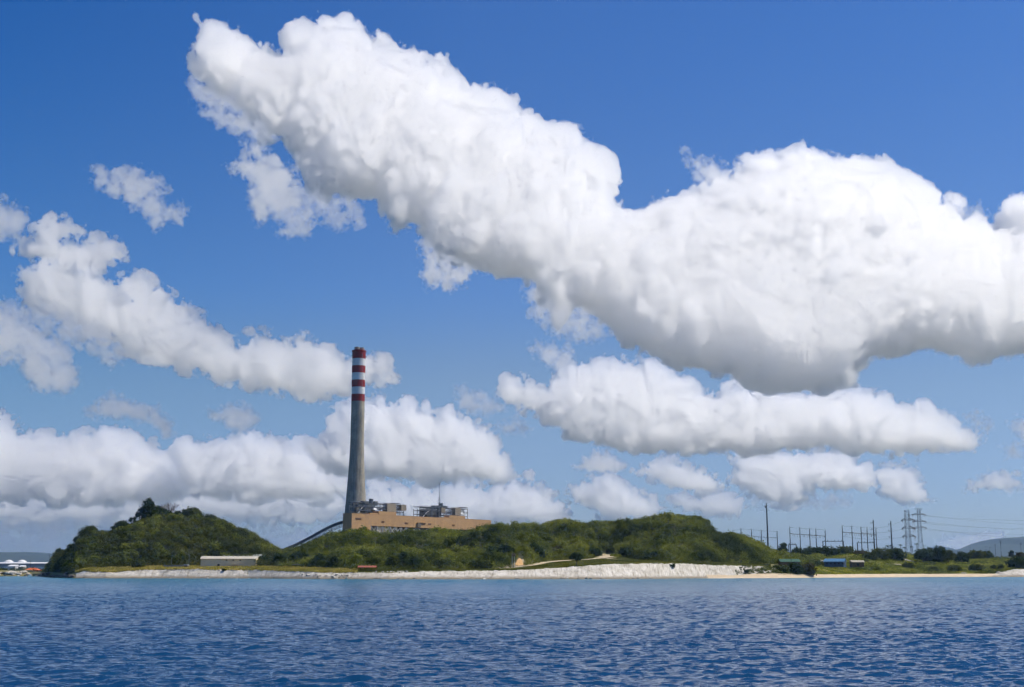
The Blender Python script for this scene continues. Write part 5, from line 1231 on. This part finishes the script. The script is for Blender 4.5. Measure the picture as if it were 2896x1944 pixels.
tag(np_mesh('scrub', v1, f1, M['scrub_leaf']), 'uneven green scrub over the right flats behind the beach', 'scrub', kind='stuff')
# creepers climbing over the right end of the white slope
q = gr.uniform(2078, 2262, 2600); t = gr.random(2600); kk = gr.random(2600) < np.interp(q, [2078, 2120, 2180, 2262], [.10, .34, .7, 1.0]) * (fbm2(q * .4, t * 14, 9, 3, 5) > np.interp(q, [2078, 2180], [.15, -.8]))
q, t = q[kk], t[kk]; y = shoreY(q) + BW(q) * (.25 + .8 * t); x = xcol(q, y); z = groundz(x, y) + .5
c = np.stack([x, y, z], 1); hh = gr.uniform(.4, 1.0, len(x)); v1, f1 = leaf_cloud(c, np.stack([hh, hh, hh * .6], 1), 16, .26, gr, core=.2)
tag(np_mesh('creepers', v1, f1, M['forest_green']), 'olive creepers hanging over the right end of the white slope', 'ground cover', kind='stuff')
# scrub on the low ground at the far left and behind the flats
q = gr.uniform(-350, 140, 1500); y = gr.uniform(1310, 2200, 1500); x = xcol(q, y); z = groundz(x, y); h = gr.uniform(1.5, 4.5, 1500)
v1, f1 = leaf_cloud(np.stack([x, y, z + h * .4], 1), np.stack([h * .8, h * .8, h * .55], 1), 26, .5, gr)
tag(np_mesh('scrub', v1, f1, M['mid_leaf']), 'olive scrub on the low coast at the far left', 'scrub', kind='stuff')
q = gr.uniform(2150, 3400, 3600); y = ridgeY(q) + gr.uniform(-40, 900, 3600); k = ~((q > 2375) & (q < 2470) & (y < 1600)); q, y = q[k], y[k]; x = xcol(q, y); z = groundz(x, y); h = gr.uniform(1.5, 4.5, len(x)) * np.interp(q, [2150, 2560, 2700, 3400], [1, .8, 1.3, 1.3])
v1, f1 = leaf_cloud(np.stack([x, y, z + h * .4], 1), np.stack([h * .8, h * .8, h * .55], 1), 24, .55, gr)
tag(np_mesh('scrub', v1, f1, M['forest']), 'low olive scrub behind the right flats and around the substation', 'scrub', kind='stuff')

# ------------------------------------------------------------------ shore rocks
def rock_mesh(seed):
    import bmesh
    bm = bmesh.new(); bmesh.ops.create_icosphere(bm, subdivisions=2, radius=1); rr = np.random.default_rng(seed); d = rr.normal(size=(9, 3)); d /= np.linalg.norm(d, axis=1, keepdims=True); w_ = rr.uniform(.5, .95, 9)
    for v in bm.verts:
        k = 1.0
        for a_, b__ in zip(d, w_):
            t = v.co.x * a_[0] + v.co.y * a_[1] + v.co.z * a_[2]
            if t * k > b__: k = b__ / t
        v.co *= k; v.co.z *= .7
    me = bpy.data.meshes.new('boulder'); bm.to_mesh(me); bm.free(); return me
RM = [rock_mesh(i) for i in range(6)]
for me in RM[:3]: me.materials.append(M['rock'])
for me in RM[3:]: me.materials.append(M['pale_rock'])
rr = random.Random(9)
def rocks(pxs, off, smin, smax, kinds, label, group, base=None):
    for px in pxs:
        Y = float(shoreY(px)) + rr.uniform(*off); x = float(xcol(px, Y)); o = bpy.data.objects.new('boulder', RM[rr.choice(kinds)]); col.objects.link(o)
        s = rr.uniform(smin, smax); o.scale = (s * rr.uniform(.8, 1.4), s, s * rr.uniform(.7, 1.1)); o.rotation_euler = (0, 0, rr.uniform(0, 6.28))
        o.location = (x, Y, max(gz(x, Y), -.1) + s * .15 + (.3 if off[0] > 0 else 0)); tag(o, label, 'boulder', group)
rocks([rr.uniform(112, 214) for _ in range(34)], (-2, 9), 1.0, 3.2, (0, 1, 2), 'dark shore rock at the waterline under the steep left hill tip', 'dark rocks under the left tip')
rocks([rr.uniform(-40, 112) for _ in range(26)], (-1, 8), 1.0, 2.4, (0, 1, 3, 4), 'shore rock at the far left beside the orange pavilion', 'rocks by the orange pavilion')
rocks([rr.uniform(18, 68) for _ in range(14)], (2, 12), 1.8, 3.4, (3, 4, 5), 'pale quarry stone of the quay below the orange pavilion', 'pale stones of the far left quay')
rocks([rr.uniform(216, 2000) for _ in range(90)], (-1.2, .8), .35, 1.0, (0, 1, 2, 5), 'small dark rock along the waterline of the white embankment', 'waterline rocks of the embankment')
rocks([rr.uniform(840, 990) for _ in range(26)], (.5, 7), .5, 1.2, (3, 4, 5, 1), 'pale brown rock on the rough part of the slope left of the pavilion', 'rough rocks on the white slope')
rocks([rr.uniform(1062, 1152) for _ in range(16)], (13, 15), .5, 1.1, (3, 4, 5), 'pale stone on the embankment top right of the red pavilion', 'stones right of the red pavilion')
rocks([rr.uniform(2818, 2990) for _ in range(46)], (0, 20), 1.4, 3.4, (3, 4, 5), 'white limestone rock heaped at the right end of the beach', 'white rocks at the right end')
rocks([rr.uniform(2800, 2900) for _ in range(16)], (-1, 1), .5, 1.1, (0, 1, 2), 'dark rock at the waterline below the white rock heap', 'dark rocks at the right end')
rocks([2722, 2728, 2733, 2650], (14, 19), .8, 1.7, (4, 5), 'pale rock lying on the sand of the right beach', 'rocks on the beach')
# ------------------------------------------------------------------ sea air
hm = bpy.data.materials.new('sea_haze'); hm.use_nodes = True; nt = hm.node_tree; nt.nodes.clear()
pv = nt.nodes.new('ShaderNodeVolumePrincipled'); pv.inputs['Color'].default_value = (.44, .68, 1.0, 1); pv.inputs['Density'].default_value = 3.1e-5; pv.inputs['Anisotropy'].default_value = 0.3
oo = nt.nodes.new('ShaderNodeOutputMaterial'); nt.links.new(pv.outputs[0], oo.inputs['Volume'])
b = MB(); b.box(-40000, 40000, -300, 23500, -6, 520); tag(b.build('haze', hm), kind='stuff')
cloud('long white cumulus sweeping from the upper left down to the right edge, the largest cloud',
 [(556,55),(580,86),(606,88),(660,72),(689,95),(712,118),(730,141),(750,133),(770,150),(798,166),(812,150),(807,105),(844,76),(900,57),(953,72),(1000,57),(1028,76),(1045,123),(1070,103),(1108,126),(1189,154),(1222,175),(1263,170),(1280,200),(1309,247),(1332,277),(1345,258),(1400,245),(1440,265),(1470,305),(1510,328),(1525,350),(1579,367),(1631,372),(1665,402),(1700,430),(1734,462),(1751,520),(1738,560),(1760,600),(1787,619),(1815,610),(1845,572),(1880,555),(1930,553),(1990,530),(2040,510),(2060,485),(2083,457),(2130,443),(2190,440),(2230,435),(2265,413),(2295,440),(2340,450),(2400,455),(2440,447),(2490,455),(2510,492),(2560,510),(2609,533),(2640,577),(2670,565),(2705,585),(2719,620),(2745,610),(2790,657),(2820,640),(2815,615),(2848,570),(2896,560),(3050,570),(3150,640),(3180,800),(3100,960),(2896,1006),(2788,1031),(2700,1015),(2660,1000),(2582,991),(2497,1006),(2455,1030),(2450,1055),(2415,1070),(2428,1092),(2380,1105),(2290,1114),(2200,1110),(2110,1090),(2030,1060),(1900,1035),(1830,1005),(1765,977),(1720,930),(1680,885),(1620,880),(1580,930),(1555,910),(1520,850),(1500,808),(1470,795),(1400,780),(1320,765),(1290,748),(1262,752),(1235,742),(1212,718),(1195,690),(1178,642),(1128,655),(1095,650),(1090,615),(1070,590),(1040,560),(1010,554),(985,568),(960,566),(935,562),(905,566),(876,545),(868,505),(847,456),(820,425),(800,380),(759,378),(725,385),(700,350),(685,360),(668,330),(655,290),(603,282),(573,250),(550,220),(540,180),(550,145),(580,120),(575,85)], 5200, dm=150, thick=1.1, lump=150, amp=0.24, dens=.74, g=.77, mid=.76, lean=.98, grow=-9)
cloud('ragged white cloud scrap hanging under the left arm of the largest cloud',
 [(689,410),(730,425),(758,442),(775,465),(816,476),(830,499),(830,528),(848,551),(821,585),(787,608),(765,596),(741,631),(718,595),(712,545),(724,517),(695,495),(649,474),(689,453),(735,450),(712,428)], 4300, dm=30, lump=40, amp=.4, soft=1.2, wisp=.7)
cloud('tiny white wisp just below the ragged scrap under the largest cloud',
 [(787,660),(821,637),(856,631),(882,620),(879,649),(873,664),(825,664)], 4300, dm=14, lump=24, amp=.4, wisp=.8, dens=1)
cloud('thin see-through wisp in the blue left of the largest cloud',
 [(266,489),(295,489),(345,486),(404,486),(423,508),(468,528),(433,548),(440,567),(468,592),(512,592),(512,626),(473,617),(433,640),(425,612),(405,577),(364,577),(340,548),(305,528),(281,518)], 4300, dm=24, lump=36, amp=.5, wisp=1, dens=.7)
cloud('long white cloud stretching from the left side to behind the chimney top',
 [(64,695),(110,690),(98,656),(143,631),(177,626),(217,651),(165,666),(165,690),(222,695),(276,681),(320,690),(345,720),(290,755),(217,757),(217,769),(266,779),(305,799),(335,833),(345,852),(369,863),(355,794),(404,780),(443,814),(478,833),(492,858),(527,873),(571,892),(591,922),(604,940),(615,930),(635,956),(665,981),(699,986),(734,978),(719,947),(753,940),(766,961),(798,981),(837,976),(862,957),(901,986),(950,1006),(990,1030),(1049,1010),(1088,1025),(1113,1079),(1059,1072),(990,1099),(935,1124),(862,1121),(778,1099),(630,1075),(566,1045),(483,1030),(404,1006),(345,981),(315,951),(290,958),(240,937),(197,900),(89,866),(66,828),(66,774),(123,755),(158,740),(108,728),(59,715)], 3800, dm=52, lump=62, amp=.36, wisp=.6, mid=1.5, dens=.6, soft=1.3, grow=4)
cloud('pale cloud curling down at the left edge below the long cloud',
 [(-90,860),(0,862),(44,873),(66,897),(92,935),(130,960),(185,981),(199,1040),(209,1089),(172,1104),(100,1087),(62,1037),(34,1012),(-90,1000)], 7600, dm=36, lump=60, amp=.45, soft=1.5, wisp=.8, dens=.7)
cloud('soft grey cloud puff cut by the left edge above the long cloud',
 [(-80,580),(0,574),(60,592),(64,610),(42,672),(0,668),(-80,660)], 7000, dm=28, lump=44, amp=.45, soft=1.4, wisp=.8, dens=.8)
cloud('bent small white cloud alone in the blue left of the chimney',
 [(250,1169),(283,1136),(311,1118),(367,1134),(400,1153),(440,1158),(473,1193),(494,1221),(466,1230),(443,1207),(424,1186),(377,1186),(344,1170),(283,1176)], 7500, dm=24, lump=40, amp=.3, soft=1.3, wisp=.68, dens=.9)
cloud('round small white cloud alone in the blue beside the chimney shaft',
 [(596,1169),(631,1160),(659,1149),(706,1156),(725,1179),(711,1204),(669,1216),(645,1198),(610,1184)], 7500, dm=24, lump=36, amp=.3, soft=1.3, wisp=.68, dens=.9)
cloud('billowing white cumulus behind the chimney shaft, left of the plant antenna',
 [(880,1262),(938,1230),(936,1176),(994,1146),(1065,1132),(1088,1141),(1107,1150),(1126,1139),(1168,1142),(1197,1153),(1239,1179),(1277,1172),(1314,1186),(1357,1200),(1394,1224),(1415,1254),(1410,1282),(1430,1292),(1458,1344),(1394,1355),(1324,1350),(1230,1360),(1100,1350),(980,1340),(900,1320)], 11000, dm=60, lump=70, amp=.3, mid=1.4, dens=1.0)
cloud('grey white bank of cumulus at the left edge above the left hill',
 [(-180,1180),(0,1172),(30,1190),(42,1232),(75,1235),(110,1228),(160,1240),(231,1234),(290,1230),(330,1230),(407,1243),(440,1268),(482,1312),(530,1345),(560,1390),(470,1418),(300,1425),(120,1412),(-180,1420)], 13000, dm=75, lump=75, amp=.34, wisp=.4, mid=1.4, dens=1.0)
cloud('heaped white cumulus between the left hill top and the chimney',
 [(499,1268),(545,1253),(590,1251),(650,1255),(665,1240),(710,1236),(760,1234),(800,1250),(850,1245),(885,1262),(905,1300),(960,1330),(1010,1390),(900,1412),(700,1410),(560,1396),(500,1340)], 12500, dm=70, lump=70, amp=.36, wisp=.3, mid=1.4, dens=1.0)
cloud('low pale cloud bank along the horizon behind the left hill',
 [(-180,1385),(0,1376),(100,1392),(190,1360),(290,1384),(380,1360),(470,1382),(560,1352),(640,1386),(730,1350),(820,1340),(900,1350),(980,1345),(1010,1400),(960,1460),(820,1478),(640,1465),(420,1472),(200,1476),(-180,1470)], 19000, dm=48, lump=60, amp=.45, soft=1.4, wisp=.6, mid=1.5, dens=.8)
cloud('small dim cloud puff low over the left shore',
 [(100,1505),(135,1490),(170,1500),(185,1525),(140,1535),(108,1528)], 25000, dm=16, lump=24, amp=.4, soft=1.4, wisp=.8, dens=.7)
cloud('heaped white cumulus low behind the plant roof',
 [(1000,1400),(1060,1372),(1154,1392),(1190,1368),(1235,1400),(1305,1365),(1350,1378),(1400,1396),(1442,1360),(1470,1372),(1503,1360),(1531,1386),(1555,1405),(1597,1428),(1611,1452),(1560,1474),(1465,1478),(1324,1480),(1180,1474),(1040,1470)], 15000, dm=50, lump=56, amp=.36, mid=1.4, dens=1.0)
cloud('small flat-based cloud above the middle hill left part',
 [(1622,1324),(1653,1301),(1691,1278),(1729,1285),(1748,1297),(1773,1322),(1729,1336),(1660,1330)], 13000, dm=26, lump=34, amp=.34, soft=1.2)
cloud('peaked white cumulus low over the middle hill',
 [(1606,1384),(1653,1381),(1677,1360),(1719,1342),(1762,1360),(1785,1384),(1837,1408),(1882,1438),(1830,1463),(1700,1460),(1668,1423),(1630,1412)], 15000, dm=40, lump=44, amp=.34, mid=1.4, dens=1.0)
cloud('leaning white cloud above the rounded end of the middle hill',
 [(1800,1332),(1842,1313),(1894,1295),(1917,1313),(1974,1332),(2010,1340),(2038,1378),(1985,1393),(1900,1374),(1840,1352)], 14000, dm=34, lump=40, amp=.34, mid=1.4, dens=1.0)
cloud('broad white cumulus above the tall mast and substation',
 [(2066,1357),(2088,1327),(2086,1289),(2122,1278),(2156,1287),(2198,1276),(2284,1287),(2326,1280),(2373,1283),(2407,1298),(2450,1317),(2470,1353),(2466,1376),(2369,1386),(2305,1376),(2268,1391),(2299,1408),(2250,1430),(2173,1417),(2105,1387)], 14000, dm=48, lump=50, amp=.34, mid=1.4, dens=1.0)
cloud('round white cloud over the steel lattice towers',
 [(2482,1344),(2497,1321),(2561,1323),(2586,1347),(2603,1374),(2603,1402),(2640,1417),(2565,1420),(2497,1398)], 14000, dm=40, lump=40, amp=.34, mid=1.4, dens=1.0)
cloud('low grey white cloud just above the right end of the middle hill',
 [(1890,1412),(1930,1405),(1965,1412),(2015,1396),(2058,1398),(2094,1408),(2103,1434),(2088,1457),(1985,1453),(1921,1436)], 17000, dm=28, lump=36, amp=.36, soft=1.2, mid=1.4, dens=1.0)
cloud('small white cloud near the right edge above the power lines',
 [(2722,1389),(2774,1359),(2800,1338),(2859,1342),(2895,1374),(2855,1389),(2800,1378)], 14000, dm=28, lump=36, amp=.34, soft=1.2)
cloud('faint cloud low beside the blue mountain on the right',
 [(2650,1538),(2680,1522),(2753,1513),(2838,1504),(2836,1530),(2710,1560)], 30000, dm=20, lump=30, amp=.3, soft=1.3, wisp=.6, dens=.8)
cloud('long white cumulus with a tapered right tip under the largest cloud',
 [(1411,1104),(1442,1080),(1484,1083),(1512,1104),(1559,1108),(1565,1071),(1603,1021),(1645,1038),(1730,1021),(1803,1033),(1864,1045),(1912,1063),(1973,1103),(2021,1120),(2094,1096),(2200,1108),(2348,1112),(2391,1106),(2427,1112),(2494,1115),(2542,1154),(2591,1151),(2652,1172),(2694,1203),(2742,1223),(2782,1255),(2682,1273),(2579,1282),(2458,1279),(2348,1264),(2167,1279),(1985,1276),(1864,1279),(1742,1268),(1652,1240),(1573,1211),(1500,1164)], 8600, dm=80, lump=80, amp=.3, mid=1.3)
cloud('pale puff just above the left shoulder of the tapered long cloud',
 [(1503,982),(1561,976),(1611,1005),(1593,1047),(1536,1017)], 7500, dm=22, lump=34, amp=.4, soft=1.4, wisp=.7, dens=.8)
cloud('upright torn tuft on the left shoulder of the largest cloud right half',
 [(1934,433),(1985,463),(2015,451),(2054,489),(2033,535),(1995,522)], 5200, dm=24, lump=32, amp=.4, wisp=.7, soft=1.2)
cloud('soft faint cloud between the chimney cloud and the tapered long cloud',
 [(1298,1102),(1361,1120),(1420,1151),(1371,1167),(1305,1153)], 9000, dm=20, lump=34, amp=.45, soft=1.5, wisp=.9, dens=.7)
cloud('soft faint scrap below the left end of the tapered long cloud',
 [(1411,1207),(1465,1186),(1495,1217),(1440,1224)], 9000, dm=14, lump=26, amp=.4, soft=1.4, wisp=.9, dens=.7)

cloud('curled faint wisp off the right tip of the tapered long cloud',
 [(2735,1180),(2760,1172),(2790,1192),(2800,1215),(2785,1222),(2765,1200)], 8600, dm=12, lump=24, amp=.5, soft=1.3, wisp=1, dens=.6)
cloud('small torn cloud cut by the right edge beside the tapered long cloud',
 [(2868,1195),(2900,1185),(2960,1200),(2950,1250),(2890,1240),(2878,1215)], 9500, dm=20, lump=30, amp=.5, soft=1.2, wisp=.8, dens=.7)
cloud('tiny pale puff near the right edge below the torn cloud',
 [(2846,1268),(2870,1258),(2890,1275),(2880,1292),(2852,1288)], 12000, dm=14, lump=24, amp=.4, soft=1.3, wisp=.7, dens=.8)
cloud('low pale cloud on the horizon between the left hill and the conveyor',
 [(760,1536),(800,1516),(850,1508),(900,1520),(930,1540),(860,1556),(780,1554)], 25500, dm=18, lump=28, amp=.45, soft=1.3, wisp=.6, dens=.7)
cloud('second low pale cloud bank nearest the horizon at the left edge',
 [(-180,1462),(0,1452),(90,1470),(180,1448),(270,1468),(380,1450),(520,1474),(640,1462),(700,1480),(640,1500),(420,1512),(200,1505),(-180,1508)], 26000, dm=26, lump=40, amp=.5, soft=1.5, wisp=.7, dens=.6)
cloud('ragged low cloud strip under the broad cumulus above the substation',
 [(2110,1404),(2180,1398),(2260,1408),(2330,1412),(2380,1402),(2400,1422),(2330,1432),(2200,1436),(2130,1428)], 17000, dm=16, lump=28, amp=.5, soft=1.3, wisp=.8, dens=.7)

cloud('torn veil fraying from the lower side of the left tip of the largest cloud',
 [(548,225),(600,262),(660,300),(720,352),(770,392),(745,412),(700,380),(640,362),(590,322),(548,270)], 5000, dm=20, lump=34, amp=.6, wisp=1, dens=.42)
cloud('pale blue veil trailing under the left arm of the largest cloud',
 [(770,560),(840,525),(910,560),(1000,580),(1020,625),(960,640),(890,610),(820,640),(785,610)], 3800, dm=22, lump=38, amp=.6, wisp=1, dens=.36)
cloud('thin veil hanging below the left end of the long cloud by the chimney',
 [(80,858),(180,885),(290,935),(345,1000),(310,1030),(250,985),(170,955),(100,920)], 3200, dm=24, lump=40, amp=.6, wisp=1, dens=.4)
cloud('ragged veil in the notch under the middle of the largest cloud',
 [(1200,690),(1240,735),(1330,762),(1310,800),(1260,812),(1203,800),(1206,750)], 3900, dm=22, lump=34, amp=.6, wisp=1, dens=.7)
cloud('ragged veil under the steep lower edge left of the cloud base',
 [(1490,815),(1560,870),(1650,880),(1720,945),(1660,965),(1575,945),(1510,890)], 4000, dm=20, lump=34, amp=.6, wisp=1, dens=.4)
cloud('pale hazy cloud bank lying on the horizon behind both hills',
 [(-180,1500),(100,1488),(250,1502),(420,1490),(600,1508),(760,1500),(900,1506),(1000,1520),(1010,1556),(600,1570),(200,1572),(-180,1570)], 32000, dm=26, lump=44, amp=.6, wisp=1, dens=.5)
cloud('torn scrap at the right notch of the largest cloud near the right edge',
 [(2690,568),(2730,600),(2760,590),(2800,640),(2830,610),(2860,575),(2840,660),(2780,690),(2720,650)], 5400, dm=18, lump=30, amp=.6, wisp=1, dens=.5)
